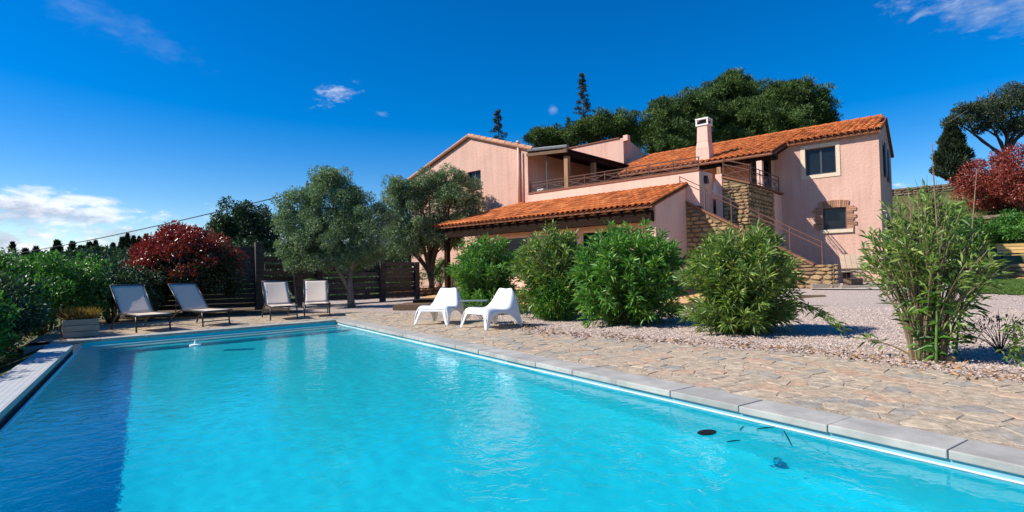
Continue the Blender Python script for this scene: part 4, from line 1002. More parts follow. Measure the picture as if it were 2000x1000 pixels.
def hb_beam(s0, t0, s1, t1, w_, h_, z, m_, label, cat='sleeper', group=None):
    return beam('timber_sleeper', hw(s0, t0), hw(s1, t1), w_, h_, z, m_, label, cat, group)
def sl(px0, px1, d0, d1, w_, h_, m_, lab):
    a, c = ground_at(*px0, z=gz(*ground_at(*px0)[:2])), ground_at(*px1, z=0)
    a, c = at_depth(px0[0], px0[1], d0), at_depth(px1[0], px1[1], d1); za = min(gz(a.x, a.y), gz(c.x, c.y))
    return beam('timber_sleeper', a, c, w_, h_, za - .02, m_, lab, 'sleeper', 'loose sleepers at the foot of the stairs')
sl((1642, 575), (1722, 575), 16.2, 15.9, .25, .10, 'grey_wood', 'pale flat sleeper on the gravel in front of the patio')
sl((1655, 570), (1678, 565), 17.4, 17.8, .26, .26, 'old_wood', 'short thick sleeper end forming a step by the stair pier')
sl((1560, 583), (1612, 583), 15.6, 15.4, .16, .09, 'old_wood', 'dark sleeper lying on the gravel behind the fourth oleander')
sl((1585, 575), (1640, 575), 16.6, 16.4, .22, .16, 'grey_wood', 'pale sleeper at the foot of the stone stair pier')

# ------------------------------------------------------------------ bench, pots, bistro set, walls
be = empty('slatted_bench', tuple(hw(.15, -2.6, gz(*hw(.15, -2.6)[:2]) + .02)), math.atan2(-HU.y, -HU.x) + R(22), 'pale slatted wooden bench with sloping back below the lower window', 'bench')
for k in range(8):
    x = -.56 + k * .16; b = MB(); b.prism([(x, .02, .52), (x + .148, .02, .52), (x + .148 + .01, .40, 1.02), (x + .01, .40, 1.02)], (0, .03, -.012)); b.build('back_slat', 'pale_wood', be, bevel=.004)
for k in range(4): b = MB(); b.box((-.58, -.48 + k * .125, .42), (.74, -.37 + k * .125, .455)); b.build('seat_slat', 'grey_wood', be, bevel=.004)
b = MB(); b.box((-.58, -.02, .48), (.74, .01, .54)); b.build('back_rail', 'old_wood', be)
for sx in (-.5, .62):
    for y in (-.42, .16): b = MB(); b.box((sx, y, 0), (sx + .09, y + .09, .45)); b.build('leg', 'dark_wood', be)
    b = MB(); b.bar((sx + .045, .18, .44), (sx + .045, .42, .98), .05, .05); b.build('back_strut', 'dark_wood', be)
fp = empty('flower_pot', tuple(hw(-.75, -2.3, gz(*hw(-.75, -2.3)[:2]) + .02)), 0, 'orange pot with spiky plant right of the slatted bench', 'pot')
b = MB(); b.tube([(0, 0, .3), (0, 0, .62), (0, 0, .70), (0, 0, .70)], [.14, .2, .22, .18], 16); b.tube([(0, 0, 0), (0, 0, .3)], [.2, .18], 14); b.build('pot_body', 'pot_orange', fp, smooth=True)
n_ = 120; P = rng.normal(0, .05, (n_, 3)); P[:, 2] = .7; D = rng.normal(0, .6, (n_, 3)); D[:, 2] = 1
link('spiky_leaves', leaves_mesh('spiky_leaves', P, D, rng.uniform(.2, .45, n_), .03, rng.random(n_)), 'oleander_leaf', fp)
def dry_wall(name, a, c, z0, h_, thick, label, hrow=.16, wid=.36, m_='wall_stone'):
    a, c = Vector(a), Vector(c); L_ = (c - a).length; e = empty(name, (a.x, a.y, z0), math.atan2(c.y - a.y, c.x - a.x), label, 'wall')
    b = MB(); b.box((0, .05, -.3), (L_, thick, h_ * .97)); b.build('wall_core', 'wall_mortar', e)
    stone_face(e, (0, .04, 0), (1, 0, 0), L_, -.1, lambda d: h_ * (1 + .06 * math.sin(d * 3.1)), hrow, wid, .16, m_); return e
dry_wall('low_stone_wall', (8.9, 22.6), (12.2, 23.4), .02, .36, .35, 'low dry stone wall at the left end of the sand court', .13, .34)
a_, c_ = hw(-1.7, 4.7), hw(-15, 4.7)
dry_wall('garden_wall', a_, c_, gz(a_.x, a_.y) + .0, .62, .4, 'low brown stone wall behind the lawn', .16, .5)
bc = empty('plank_bench', tuple(at_depth(1975, 516, 22.0)), math.atan2(-HU.y, -HU.x), 'yellow plank bench standing on the wall behind the lawn', 'bench')
wz = gz(a_.x, a_.y) + .62; q_ = hw(-4.5, 4.95); bc.location = (q_.x, q_.y, wz)
for k in range(4): b = MB(); b.box((-1.3, -.24 + k * .125, .30), (1.9, -.13 + k * .125, .335)); b.build('seat_slat', 'yellow_wood', bc, bevel=.004)
for k in range(3): b = MB(); b.box((-1.3, .28 + k * .02, .40 + k * .13), (1.9, .31 + k * .02, .51 + k * .13)); b.build('back_slat', 'yellow_wood', bc, bevel=.004)
for x in (-1.2, .3, 1.75): b = MB(); b.box((x, -.22, 0), (x + .08, .26, .298)); b.build('leg', 'dark_wood', bc)
# bistro set
bt = empty('bistro_table', (11.75, 22.6, gz(11.75, 22.6)), 0, 'black wrought iron bistro table behind the left white chair', 'table')
b = MB(); b.tube([(0, 0, .70), (0, 0, .725)], .36, 20); b.build('table_top', 'black_metal', bt)
for k in range(3):
    a = k * 2.094 + .4; b = MB(); b.tube([(math.cos(a) * .24, math.sin(a) * .24, .7), (math.cos(a) * .08, math.sin(a) * .08, .4), (math.cos(a) * .30, math.sin(a) * .30, 0)], .012, 6); b.build('leg', 'black_metal', bt)
bi = empty('bistro_chair', (10.75, 22.9, gz(10.75, 22.9)), R(200), 'black iron garden chair with barred back left of the bistro table', 'chair')
b = MB(); b.box((-.2, -.2, .43), (.2, .2, .45)); b.build('seat', 'black_metal', bi)
for sx in (-1, 1):
    for sy in (-1, 1): b = MB(); b.tube([(sx * .19, sy * .19, 0), (sx * .17, sy * .17, .44)], .011, 6); b.build('leg', 'black_metal', bi)
for k in range(7): b = MB(); b.tube([(-.18 + k * .06, .19, .44), (-.18 + k * .06, .25, .88)], .009, 5); b.build('back_bar', 'black_metal', bi)
b = MB(); b.tube([(-.2, .25, .88), (.2, .25, .88)], .013, 6); b.build('back_rail', 'black_metal', bi)
# overhead line
pa, pb = at_depth(-60, 510, 46), at_depth(600, 371, 30); pc = at_depth(760, 358, 34)
b = MB(); pts = [pa.lerp(pb, k / 12) - Vector((0, 0, .9 * math.sin(math.pi * k / 12) * .35)) for k in range(13)]; b.tube(pts, .028, 6); wl = b.build('overhead_cable', 'black_metal'); tag(wl, 'dark overhead cable crossing the sky at left', 'cable')
up_ = empty('utility_pole', (pb.x, pb.y, 0), 0, 'slim utility pole hidden behind the big olive tree', 'pole')
b = MB(); b.tube([(0, 0, -.2), (0, 0, pb.z + .35)], [.12, .09], 10); b.build('pole_shaft', 'bark_grey', up_); b = MB(); b.tube([(0, 0, pb.z + .35), (0, 0, pb.z + .5)], [.06, .05], 8); b.build('insulator', 'black_metal', up_)
# ------------------------------------------------------------------ plants
def plant(name, base, label, cat, group=None): return empty(name, tuple(base), 0, label, cat, group)
def oleander(base, wx, wy, h_, label, lm, nst, per, L_, W_, lo=.22, lean=(0, 0), low=.34):
    """stems fanning out of one base, narrow leaves in whorls along them"""
    e = plant('oleander', base, label, 'shrub', 'oleander bushes along the gravel'); b = MB(); P, D, T, Ls = [], [], [], []
    for k in range(nst):
        ph = random.uniform(0, 6.283); r = random.random() ** .42 ; top = h_ * (1 - .46 * r ** 2.6) * random.uniform(.82, 1.05)
        if random.random() < low: top *= random.uniform(.15, .65)
        tip = Vector((math.cos(ph) * wx * r + lean[0] * r, math.sin(ph) * wy * r + lean[1] * r, max(top, .16)))
        st_ = Vector((math.cos(ph) * .16 * random.random(), math.sin(ph) * .16 * random.random(), -.03)); ct = Vector((tip.x * .35, tip.y * .35, tip.z * .62))
        pts = []
        for i in range(7):
            q = i / 6; pts.append(st_ * (1 - q) ** 2 + ct * 2 * q * (1 - q) + tip * q * q)
        b.tube(pts, [.013 - .0013 * i for i in range(7)], 5, False)
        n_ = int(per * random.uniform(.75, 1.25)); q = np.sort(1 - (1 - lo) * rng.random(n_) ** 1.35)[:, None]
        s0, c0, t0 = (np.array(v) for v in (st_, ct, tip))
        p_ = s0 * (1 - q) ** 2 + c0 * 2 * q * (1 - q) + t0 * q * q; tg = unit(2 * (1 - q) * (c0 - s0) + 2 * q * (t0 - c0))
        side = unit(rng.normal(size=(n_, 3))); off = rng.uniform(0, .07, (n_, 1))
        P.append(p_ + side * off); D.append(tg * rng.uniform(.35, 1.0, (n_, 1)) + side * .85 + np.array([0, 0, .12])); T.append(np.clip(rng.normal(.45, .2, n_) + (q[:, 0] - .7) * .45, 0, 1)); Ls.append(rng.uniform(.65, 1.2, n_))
    b.build('stems', 'stem', e)
    P, D, T, Ls = (np.concatenate(v) for v in (P, D, T, Ls)); dead = rng.random(len(T)) < .03; T[dead] = 1
    P[:, 2] = np.maximum(P[:, 2], .03)
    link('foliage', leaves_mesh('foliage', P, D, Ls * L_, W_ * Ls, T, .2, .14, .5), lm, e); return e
oleander((7.25, 12.0, 0), .92, .95, 1.92, 'bright green oleander farthest from the camera, behind the white chairs', 'oleander_leaf', 165, 95, .16, .031)
oleander((7.42, 9.45, 0), .98, .92, 1.95, 'olive green oleander, second in the row, with bushy green foot', 'oleander_olive', 170, 92, .155, .029)
oleander((7.66, 7.45, 0), 1.1, 1.0, 1.88, 'broad dark green oleander in the middle of the row', 'oleander_leaf', 210, 105, .165, .032)
oleander((7.85, 5.22, 0), .93, .88, 1.64, 'rounded yellow green oleander with drooping branch, left of the bamboo canes', 'oleander_olive', 195, 95, .15, .026)
O5 = oleander((7.0, 2.46, 0), .62, .60, 1.78, 'sparse open oleander with many bare stems at the right, beside bamboo canes', 'oleander_olive', 105, 27, .12, .024, lo=.58, low=.10)
# green foot of the second oleander
n_ = 2600; p_, d_ = ball_points(n_, .3); p_ = p_ * np.array([.55, .5, .42]) + np.array([-.2, -.35, .4]); link('low_foliage', leaves_mesh('low_foliage', p_, d_ + rng.normal(0, .5, d_.shape) + [0, 0, .3], rng.uniform(.09, .15, n_), .026, np.clip(rng.normal(.45, .2, n_), 0, 1)), 'oleander_leaf', [o_ for o_ in bpy.data.objects if o_.name == 'oleander.001'][0])
# drooping branch of the fourth oleander
o4 = bpy.data.objects['oleander.003']; b = MB(); br_ = [Vector((.2, -.3, .35)), Vector((.35, -.75, .48)), Vector((.35, -1.1, .36)), Vector((.32, -1.32, .14))]; b.tube(br_, [.012, .01, .008, .005], 6); b.build('branch', 'stem', o4)
q = rng.random(70); P = np.array([np.array(br_[1]) * (1 - k) + np.array(br_[3]) * k for k in q]) + rng.normal(0, .03, (70, 3)); D = rng.normal(0, .5, (70, 3)) + np.array([0, -.9, -.2]); link('branch_leaves', leaves_mesh('branch_leaves', P, D, .16, .024, rng.random(70) * .7), 'oleander_olive', o4)
# bamboo canes in front of the right oleander
def px_cane(px0, py0, px1, py1, dz_, label):
    a = ground_at(px0, py0); dep = (a - CAM).dot(fw); c = at_depth(px1, py1, dep * dz_)
    e = plant('bamboo_cane', a, label, 'cane', 'canes beside the right oleander'); L_ = c - a; n_ = int(L_.length / .22)
    cut = .3
    for nm, k0, k1, m_ in (('green_stalk', 0, cut, 'cane_green'), ('dry_stalk', cut, 1, 'cane')):
        b = MB(); pts, rad = [], []
        for i in range(13):
            q_ = k0 + (k1 - k0) * i / 12; pts.append(L_ * q_ + Vector((math.sin(q_ * 7 + px0) * .015, math.cos(q_ * 6) * .012, 0))); rad.append((.013 * (1 - q_ * .75)) * (1.25 if i % 3 == 0 else 1))
        b.tube(pts, rad, 7); b.build(nm, m_, e, smooth=True)
    m_ = 46; q_ = rng.uniform(.03, .42, m_)[:, None]; P = np.array(L_)[None] * q_; D = rng.normal(0, .8, (m_, 3)); D[:, 2] = rng.uniform(-.2, .8, m_)
    link('cane_leaves', leaves_mesh('cane_leaves', P, D, rng.uniform(.12, .26, m_), .02, rng.random(m_) * .8, droop=.3), 'oleander_leaf', e)
px_cane(1798, 704, 1776, 375, 1.0, 'slim dry cane leaning left in front of the right oleander'); px_cane(1833, 708, 1824, 278, .98, 'tallest upright cane in front of the right oleander'); px_cane(1868, 694, 1910, 330, 1.02, 'tan cane leaning right over the right oleander')
# sapling and twiggy bush at the right edge
sp_ = plant('sapling', ground_at(1985, 716), 'thin leafy sapling at the right edge of the gravel', 'sapling')
b = MB(); b.tube([(0, 0, 0), (.01, .0, .2), (-.01, .01, .42)], [.008, .006, .003], 6); b.build('stem', 'stem_green', sp_)
n_ = 120; P = rng.normal(0, .04, (n_, 3)); P[:, 2] = rng.uniform(.05, .45, n_); D = rng.normal(size=(n_, 3)); link('leaves', leaves_mesh('leaves', P, D, rng.uniform(.04, .1, n_), .022, rng.random(n_)), 'grass_blade', sp_)
tw = plant('twiggy_bush', ground_at(1955, 690), 'low bare twiggy bush right of the bamboo canes', 'bush'); b = MB()
for k in range(26):
    ph = random.uniform(0, 6.28); r = random.uniform(.1, .42); hh = random.uniform(.15, .5); b.tube([(0, 0, 0), (math.cos(ph) * r * .4, math.sin(ph) * r * .4, hh * .6), (math.cos(ph) * r, math.sin(ph) * r, hh)], [.006, .004, .002], 4, False)
b.build('twigs', 'bark', tw)
n_ = 220; d_ = unit(rng.normal(size=(n_, 3))); P = d_ * .33; P[:, 2] = abs(P[:, 2]) + .08; link('leaves', leaves_mesh('leaves', P, d_, rng.uniform(.03, .08, n_), .018, rng.random(n_)), 'dark_tree_leaf', tw)
for k, (x, y, r) in enumerate(((1790, 697, .05), (1852, 703, .06), (1776, 690, .04))):
    p_ = ground_at(x, y); b = MB(); b.tube([(0, 0, -.01), (0, 0, r * .4), (0, 0, r * .75), (0, 0, r * .85)], [r, r * 1.05, r * .7, r * .2], 9); o_ = b.build('rock', 'wall_stone', smooth=True); o_.location = p_; o_.scale = (1.3, .9, 1); o_.rotation_euler = (.1, .1, k)
    tag(o_, ('small rock at the left foot of the right oleander', 'small rock at the base of the bamboo canes', 'smallest rock left of the bamboo canes')[k], 'rock')

def bush(name, base, rad, h_, label, lm, n_cl, per, L_, W_, cl=.3, cat='shrub', group=None, tint=None, zmin=-.5, stems=True, z0=.0):
    e = plant(name, base, label, cat, group); c = (0, 0, h_ * .5 + z0); r = (rad, rad, h_ * .5)
    C_ = shell_clumps(c, r, n_cl, cl, zmin, .06 if name == 'photinia' else .18); C_[:, 2] = np.maximum(C_[:, 2], .1)
    P, D, T = crown_points(C_, per); n_ = len(P); T = np.clip(.45 + T + rng.normal(0, .2, n_), 0, 1)
    if tint is not None: T = tint(P, T)
    keep = P[:, 2] > -.3; P, D, T = P[keep], D[keep], T[keep]; n_ = len(P)
    D = D * .7 + rng.normal(0, .6, D.shape) + np.array([0, 0, .3])
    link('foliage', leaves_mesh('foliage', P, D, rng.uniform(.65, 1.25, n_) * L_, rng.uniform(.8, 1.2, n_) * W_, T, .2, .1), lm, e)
    if stems:
        b = MB()
        for k in range(9):
            ph = k * .7 + random.random(); r_ = random.uniform(.3, .75) * rad; b.tube([(math.cos(ph) * .08, math.sin(ph) * .08, -.05), (math.cos(ph) * r_ * .4, math.sin(ph) * r_ * .4, h_ * .4), (math.cos(ph) * r_, math.sin(ph) * r_, h_ * .75)], [.03, .02, .01], 5, False)
        b.build('stems', 'bark', e)
    return e
HG = 'shrubs of the hedge left of the pool'
for hk, (x, y, r, ztop, lab) in enumerate(((-2.45, 8.3, .85, .75, 'low green hedge shrub at the left picture edge beside the pale overflow slab'), (-2.35, 10.0, .85, .98, 'green hedge shrub beside the far half of the pale overflow slab'), (-2.35, 11.7, .85, 1.2, 'green hedge shrub just left of the pool corner'),
                             (-2.35, 13.4, .95, 1.45, 'green hedge shrub behind the wooden planter on its left'), (-1.75, 15.1, 1.05, 1.62, 'bright green hedge shrub directly behind the wooden planter'), (-.65, 16.5, .95, 1.34, 'dark green hedge shrub behind the first lounger'),
                             (-2.9, 17.0, 1.25, 1.62, 'tall green hedge shrub behind the planter shrubs'), (-.35, 18.6, .95, 1.38, 'green hedge shrub left of the red shrub'))):
    zb = gz(x, y); bush('hedge_shrub', (x, y, zb), r, ztop - zb, lab, ('hedge_leaf', 'hedge_leaf', 'dark_tree_leaf', 'hedge_leaf', 'hedge_leaf', 'dark_tree_leaf', 'olive_leaf', 'dark_tree_leaf')[hk], 80, 190, random.uniform(.07, .1), .04, .26, 'shrub', HG)
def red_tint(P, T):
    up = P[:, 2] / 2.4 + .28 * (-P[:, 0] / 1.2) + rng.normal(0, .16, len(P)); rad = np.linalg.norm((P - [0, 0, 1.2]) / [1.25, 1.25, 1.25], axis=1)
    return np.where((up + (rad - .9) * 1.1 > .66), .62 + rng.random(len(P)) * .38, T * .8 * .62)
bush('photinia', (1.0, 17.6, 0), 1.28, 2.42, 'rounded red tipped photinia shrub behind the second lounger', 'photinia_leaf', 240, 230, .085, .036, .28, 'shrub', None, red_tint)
# shrubs seen through the rail fence
for i, (px_, py_, dep, r, h_, lab) in enumerate(((520, 590, 22, .9, .9, 'green shrub seen through the fence between the loungers'), (640, 580, 23, .9, 1.2, 'bright shrub behind the fence left of the olive trunk'), (715, 575, 24, 1.0, .9, 'green shrub behind the fence right of the olive trunk'), (785, 572, 25.5, 1.1, 1.25, 'clipped green shrub between the fence and the bistro set'), (858, 560, 27.5, 1.0, 1.5, 'dark shrub behind the bistro table'))):
    p_ = at_depth(px_, py_, dep); bush('garden_shrub', (p_.x, p_.y, gz(p_.x, p_.y)), r, h_, lab, 'hedge_leaf', 36, 120, .09, .045, .26, 'shrub', 'shrubs behind the rail fence')

def tree(name, base, label, cat, trunk_pts, trunk_r, clumps, lm, per, L_, W_, bark='bark', limbs=10, group=None, up=.25, inner=.35, droop=.1):
    """trunk and limbs in the tree's own space, crown made of leaf clumps (world-size coordinates relative to base)"""
    e = plant(name, base, label, cat, group); b = MB(); b.tube(trunk_pts, trunk_r, 9); top = Vector(trunk_pts[-1]); C_ = np.array(clumps)
    for k in rng.choice(len(C_), min(limbs, len(C_)), replace=False):
        c = Vector(C_[k][:3]); m_ = top.lerp(c, .5) + Vector((random.uniform(-.1, .1), random.uniform(-.1, .1), random.uniform(-.15, .05))) * c.length * .15
        tp_ = Vector(trunk_pts[-2]).lerp(top, random.uniform(.25, 1.0)); m_ = m_ + Vector((random.gauss(0, .09), random.gauss(0, .09), 0)) * c.length * .5
        b.tube([tp_, tp_.lerp(m_, .5) + Vector((random.gauss(0, .03), random.gauss(0, .03), .05)) * c.length, m_, c], [trunk_r[-1] * .6, trunk_r[-1] * .5, trunk_r[-1] * .4, trunk_r[-1] * .12], 6, False)
    b.build('trunk', bark, e, smooth=True)
    P, D, T = crown_points(C_, per, inner); n_ = len(P); T = np.clip(.45 + T + rng.normal(0, .2, n_), 0, 1)
    link('crown', leaves_mesh('crown', P, D * .7 + rng.normal(0, .6, D.shape) + np.array([0, 0, up]), rng.uniform(.6, 1.3, n_) * L_, rng.uniform(.8, 1.2, n_) * W_, T, .2, droop), lm, e)
    return e
def px_blobs(base, depth, blobs, n_per, size, zmin=-.6, flat=.85, deep=1.0, jit=.18):
    """clumps over ellipsoids given by photograph pixels at a depth, relative to base"""
    out_ = []
    for (x, y, rx, ry, k) in blobs:
        c = at_depth(x, y, depth) - Vector(base); a, h_ = rx / F_PX * depth, ry / F_PX * depth
        out_.append(shell_clumps(tuple(c), (a, a * deep, h_), int(n_per * k), size, zmin, jit, flat))
    return np.concatenate(out_)
ob = Vector((5.45, 17.3, 0))
cl = px_blobs(ob, 17.4, [(590, 425, 52, 52, .8), (650, 385, 52, 48, .9), (705, 420, 52, 55, .9), (640, 460, 70, 48, 1.0), (700, 480, 52, 42, .7), (590, 480, 42, 36, .5), (640, 352, 28, 18, .3), (600, 505, 50, 28, .6), (695, 505, 50, 30, .7), (645, 500, 50, 26, .5)], 44, .26)
tree('olive_tree', ob, 'grey green olive tree with forked trunk behind the loungers', 'tree', [(0, 0, -.05), (-.03, .02, .35), (-.06, 0, .8), (-.02, .05, 1.3)], [.14, .10, .085, .075], cl, 'olive_leaf', 330, .085, .026, 'bark_grey', 16, 'olive trees', .2, .2)
b = MB(); e = bpy.data.objects['olive_tree']; b.tube([(-.04, 0, .5), (-.35, .1, 1.1), (-.6, .1, 1.6)], [.075, .06, .045], 8); b.build('side_trunk', 'bark_grey', e, smooth=True)
ob = hw(16.5, -7.3); ob.z = gz(ob.x, ob.y)
cl = px_blobs(ob, 25.0, [(790, 395, 42, 60, .9), (850, 375, 40, 48, .8), (900, 385, 40, 50, .9), (840, 440, 62, 42, .9), (775, 450, 34, 42, .5), (905, 430, 30, 28, .4), (800, 480, 46, 28, .7), (860, 470, 40, 22, .4)], 44, .36)
tree('olive_tree', ob, 'spreading olive tree in front of the pink gable', 'tree', [(0, 0, -.05), (.05, 0, .5), (-.1, .05, 1.2)], [.17, .13, .10], cl, 'olive_leaf', 330, .115, .036, 'bark', 18, 'olive trees', .2, .2)
ob = at_depth(478, 540, 40); ob.z = 0
cl = px_blobs(ob, 40, [(470, 430, 50, 36, 1), (505, 450, 42, 40, .9), (440, 455, 34, 34, .7), (480, 475, 62, 30, .9), (330, 470, 10, 12, .1)][:4], 40, .5)
tree('broadleaf_tree', ob, 'dark round tree beyond the fence between red shrub and olive tree', 'tree', [(0, 0, -.1), (0, 0, 1.5)], [.3, .22], cl, 'dark_tree_leaf', 110, .22, .10, 'bark', 10, None)
for (px_, dep, r, h_, lab) in ((575, 30, 1.9, 2.5, 'dark thicket behind the fence left of the big olive'), (700, 31, 2.0, 2.7, 'dark thicket behind the fence under the big olive crown'), (795, 32, 1.9, 3.0, 'dark thicket behind the fence between the two olives')):
    p_ = at_depth(px_, 540, dep); bush('thicket', (p_.x, p_.y, 0), r, h_, lab, 'dark_tree_leaf', 60, 130, .16, .07, .42, 'shrub', 'thickets beyond the fence')
# small bush top above the lean-to roof
p_ = hw(14.0, -6.2); bush('roof_side_shrub', (p_.x, p_.y, gz(p_.x, p_.y)), .55, 3.45, 'slim bush showing above the lean-to roof by the gable', 'olive_leaf', 60, 90, .09, .035, .22)

# ---- pines and cedars behind the house
def hill_base(px_, depth):
    p_ = at_depth(px_, 400, depth); return Vector((p_.x, p_.y, gz(p_.x, p_.y)))
def pine(px_, depth, blobs, label, n_=92, per=190):
    bs = hill_base(px_, depth); cl = px_blobs(bs, depth, blobs, n_, .58, -.5, .65, 1.0, .42); ctr = cl[:, :3].mean(0)
    return tree('umbrella_pine', bs, label, 'tree', [(0, 0, -.3), (ctr[0] * .3, ctr[1] * .3, ctr[2] * .45), (ctr[0] * .6, ctr[1] * .6, ctr[2] * .72)], [.38, .3, .22], cl, 'pine_leaf', per, .34, .06, 'bark', 22, 'umbrella pines behind the house', .45, .25, .0)
pine(1330, 50, [(1300, 245, 48, 50, .9), (1350, 225, 48, 46, .9), (1290, 270, 45, 26, .5), (1340, 275, 60, 22, .6), (1325, 292, 80, 18, .6)], 'umbrella pine standing left of the chimney, behind the house')
pine(1430, 53, [(1425, 200, 52, 48, 1.0), (1405, 235, 60, 40, .9), (1450, 245, 66, 38, .9), (1432, 172, 40, 24, .5), (1440, 280, 100, 24, .8), (1385, 205, 40, 30, .5), (1475, 210, 40, 34, .5)], 'tallest umbrella pine, directly behind the chimney')
pine(1545, 50, [(1525, 205, 48, 44, .9), (1575, 220, 46, 42, .9), (1530, 245, 70, 30, .9), (1600, 240, 28, 24, .4), (1545, 185, 55, 24, .5), (1550, 268, 75, 22, .7), (1490, 235, 40, 40, .6)], 'umbrella pine at the right end of the pine group')
pine(1190, 52, [(1190, 250, 52, 26, 1.0), (1150, 262, 40, 22, .6), (1230, 268, 40, 26, .6)], 'low umbrella pine behind the flat topped pink wall')
pine(1070, 56, [(1068, 272, 36, 18, .8), (1100, 280, 30, 16, .5)], 'small umbrella pine above the covered terrace')
def cedar(px_, ytop, ybase, depth, wpx, label, n_=46):
    top = at_depth(px_, ytop, depth); bs = Vector((top.x, top.y, gz(top.x, top.y))); H_ = top.z - bs.z; zb = at_depth(px_, ybase, depth).z - bs.z
    e = plant('cedar_tree', bs, label, 'tree', 'cedars behind the house'); b = MB(); b.tube([(0, 0, -.2), (.05, 0, H_ * .6), (.1, 0, H_)], [.22, .12, .02], 7); P, D = [], []
    for k in range(n_):
        z = zb + (H_ - zb) * (k / n_) ** .9; r = wpx / F_PX * depth * (1.05 - (z - zb) / (H_ - zb)) * random.uniform(.5, 1.15) + .12; ph = random.uniform(0, 6.28); tip = Vector((math.cos(ph) * r, math.sin(ph) * r, z + random.uniform(-.15, .25)))
        mid_ = Vector((tip.x * .5, tip.y * .5, z + .2)); b.tube([(0.05, 0, z), mid_, tip], [.03, .02, .008], 4, False)
        m_ = 55; q_ = rng.random(m_)[:, None]; q_ = .25 + .75 * q_; p3 = np.array([0.05, 0, z]) * (1 - q_) ** 2 + np.array(mid_) * 2 * q_ * (1 - q_) + np.array(tip) * q_ ** 2
        P.append(p3 + rng.normal(0, .05, p3.shape)); D.append(rng.normal(0, .5, p3.shape) + np.array([tip.x * .3, tip.y * .3, .1]))
    b.build('trunk', 'bark', e); P, D = np.concatenate(P), np.concatenate(D)
    link('crown', leaves_mesh('crown', P, D, .24, .055, rng.random(len(P)) , .2, .1), 'cedar_leaf', e); return e
cedar(1137, 145, 262, 55, 26, 'tall pointed cedar rising left of the pines', 60); cedar(972, 216, 300, 55, 24, 'small cedar top behind the gable roof', 34); cedar(1108, 232, 285, 54, 12, 'thin conifer tip left of the tall cedar', 22)

# ---- right hillside
def column_tree(name, px_, ytop, ybase, wpx, depth, label, group=None, n_=2600, lm='cypress_leaf', L_=.2, base=None, fat=.55):
    top = at_depth(px_, ytop, depth); bs = base if base is not None else at_depth(px_, ybase, depth); H_ = top.z - bs.z; r0 = wpx / 2 / F_PX * depth
    e = plant(name, bs, label, 'tree', group); b = MB(); b.tube([(0, 0, -.3), (0, 0, H_ * .9)], [r0 * .2 + .04, .02], 6); b.build('trunk', 'bark', e)
    q_ = rng.random(n_) ** .8; prof = np.minimum(1, q_ / .18) ** .5 * np.minimum(1, (1 - q_) / (1 - fat)) ** .8; ph = rng.uniform(0, 6.283, n_); rr = r0 * prof * rng.uniform(.55, 1.08, n_) * (1 + .15 * np.sin(q_ * 23 + ph * 2))
    P = np.column_stack([np.cos(ph) * rr, np.sin(ph) * rr, q_ * H_]); D = np.column_stack([np.cos(ph) * .5, np.sin(ph) * .5, np.full(n_, .9)]) + rng.normal(0, .3, (n_, 3))
    link('crown', leaves_mesh('crown', P, D, rng.uniform(.6, 1.3, n_) * L_, L_ * .3, np.clip(rng.normal(.45, .22, n_), 0, 1), .2, 0), lm, e); return e
p_, dp = ray_land(1862, 350)
column_tree('cypress', 1862, 240, 352, 58, dp, 'stout dark cypress on the bank right of the house', None, 9000, L_=.3, base=p_ - Vector((0, 0, .2)), fat=.35)
p_, dp = ray_land(1968, 342); p_.z -= .3
cl = px_blobs(p_, dp, [(1965, 205, 50, 20, .8), (1900, 215, 36, 14, .6), (2010, 200, 50, 34, .8), (1932, 240, 34, 16, .5), (1990, 245, 36, 18, .5), (1868, 238, 22, 9, .3), (1985, 178, 30, 12, .3)], 40, .44, -.9)
oe = tree('cork_oak', p_, 'gnarled open crowned oak on the bank at the right edge', 'tree', [(0, 0, -.2), (.1, .05, 1.0), (.0, .1, 2.0)], [.3, .22, .17], cl, 'oak_leaf', 170, .17, .06, 'bark', 12, None, .3, .1)
b = MB()
for k in range(60):
    a = random.choice([tuple(c[:3]) for c in cl]); a = Vector(a); d_ = Vector((random.gauss(0, .6), random.gauss(0, .6), abs(random.gauss(.7, .4)))); c = a + d_ * random.uniform(.6, 1.2)
    b.tube([a, a.lerp(c, .5) + Vector((random.gauss(0, .1), 0, random.gauss(0, .1))), c], [.035, .02, .008], 4, False)
tag(b.build('bare_twigs', 'bark_grey', oe), kind='stuff')
p_, dp = ray_land(2005, 415); e = bush('photinia', tuple(p_ - Vector((0, 0, .2))), 2.6 * dp / 24, 3.0 * dp / 24, 'large rust red shrub on the bank at the right edge', 'photinia_rust', 300, 150, .13, .06, .42, zmin=-.95)
bank_px = [(1760, 470, 1.0, 1.3, 'green bush against the right corner of the house', 'hedge_leaf'), (1905, 478, 1.3, 1.35, 'leafy green bush behind the canes', 'hedge_leaf'), (1990, 480, 1.3, 1.7, 'pale leaved green bush below the rust red shrub', 'oleander_leaf'), (1840, 440, 1.1, 1.1, 'green bush on the bank above the canes', 'oleander_olive')]
for (x, y, r, h_, lab, lm) in bank_px:
    p_, dp = ray_land(x, y); bush('bank_shrub', tuple(p_ - Vector((0, 0, .15))), r, h_, lab, lm, 50, 120, .13, .055, .3, 'shrub', 'shrubs on the bank right of the house')
tb = plant('bare_tree', hw(-.9, 7.0, gz(*hw(-.9, 7.0)[:2])), 'leafless twiggy tree behind the right corner of the house', 'tree'); b = MB(); b.tube([(0, 0, -.2), (0, 0, 2.2)], [.09, .06], 7); b.build('trunk', 'bark', tb); b = MB()
for k in range(44):
    ph = random.uniform(0, 6.28); z = random.uniform(1.2, 2.3); r = random.uniform(.3, 1.0); b.tube([(0, 0, z), (math.cos(ph) * r * .5, math.sin(ph) * r * .5, z + .5), (math.cos(ph) * r, math.sin(ph) * r, z + random.uniform(.8, 1.7))], [.022, .013, .005], 4, False)
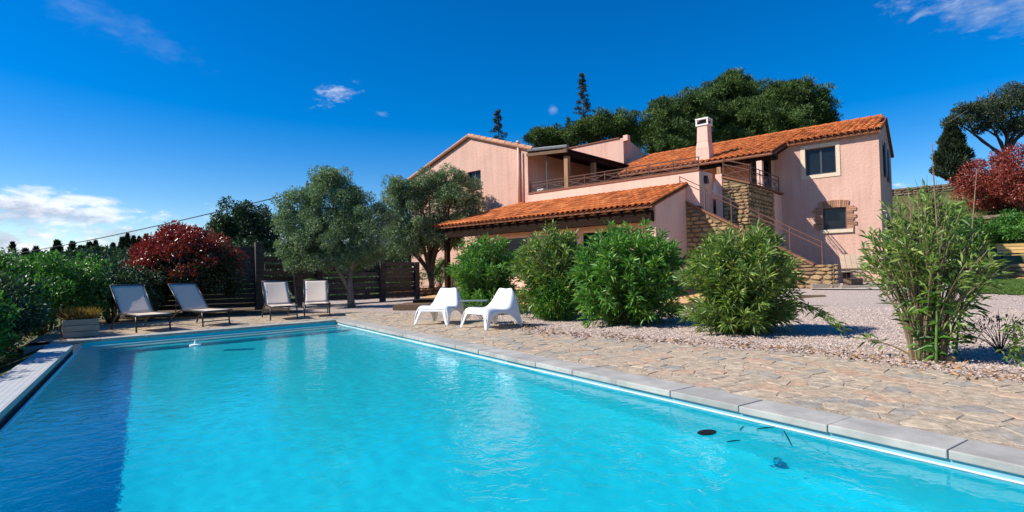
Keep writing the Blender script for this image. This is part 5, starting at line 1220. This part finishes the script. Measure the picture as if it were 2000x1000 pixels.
b.build('twigs', 'bark', tb)
for i, (tt, s0, s1, hh, lab) in enumerate(((14.6, .5, -13, .75, 'dry stone terrace wall half way up the bank'), (25.0, 3, -16, .9, 'dry stone wall along the top of the bank'))):
    a_, c_ = hw(s0, tt), hw(s1, tt); dry_wall('terrace_wall', a_, c_, gz(*hw((s0 + s1) / 2, tt)[:2]) - .35, hh, .6, lab, .2, .55, 'terrace_stone')

# ---- far skyline on the left
for (x, yt, yb, wd, dep, lab) in ((24, 475, 532, 15, 58, 'tall lone cypress at the far left edge'), (187, 472, 498, 9, 64, 'slim cypress on the skyline, right of two round trees'), (197, 484, 498, 8, 64, 'short cypress just right of the slim skyline cypress'), (221, 477, 497, 10, 64, 'rounded cypress standing alone mid skyline'), (249, 458, 497, 11, 64, 'tallest pointed cypress of the skyline group by the red shrub'), (261, 463, 497, 10, 64, 'second cypress of the skyline group by the red shrub'), (272, 464, 497, 10, 65, 'third cypress of the skyline group by the red shrub'), (285, 460, 497, 9, 65, 'cypress half hidden by the red shrub')):
    column_tree('cypress', x, yt, yb + 8, wd, dep, lab, 'cypresses on the far skyline', 1500, L_=.28)
for (x, yt, yb, wd, dep, lab) in ((50, 490, 530, 24, 56, 'dark conifer right of the lone cypress'), (70, 486, 520, 12, 58, 'thin conifer top above the hedge'), (112, 473, 505, 22, 60, 'conifer top behind the hedge crest'), (141, 477, 505, 14, 60, 'narrow conifer on the skyline above the planter'), (160, 484, 500, 22, 62, 'low spreading conifer on the skyline'), (175, 477, 498, 18, 63, 'rounded dark conifer left of the slim skyline cypress'), (240, 467, 497, 18, 64, 'bushy conifer left of the tallest skyline cypress')):
    column_tree('conifer', x, yt, yb + 8, wd, dep, lab, 'conifers on the far skyline', 1300, L_=.4, fat=.15)
n_ = 26000; a_ = np.radians(rng.uniform(-20, 16, n_)); dd = rng.uniform(40, 74, n_)
def slope_z(a, d):
    k = (np.degrees(a) + 22) / 42; s_ = np.clip((k - .15) / .35, 0, 1); s_ = s_ * s_ * (3 - 2 * s_); return (1.3 + 2.2 * s_) * np.clip((d - 45) / 30, 0, 1) * 1.15
P = np.column_stack([np.sin(a_) * dd, np.cos(a_) * dd, slope_z(a_, dd) + rng.uniform(-.1, .5, n_) + .35 * np.sin(a_ * 90) * np.sin(dd * .9)])
D = rng.normal(0, .6, (n_, 3)); D[:, 2] += .5
tag(link('far_scrub', leaves_mesh('far_scrub', P, D, rng.uniform(.5, 1.1, n_), .35, np.clip(rng.normal(.5, .2, n_), 0, 1)), 'dark_tree_leaf'), 'olive green scrub covering the slope beyond the hedge', 'scrub', kind='stuff')
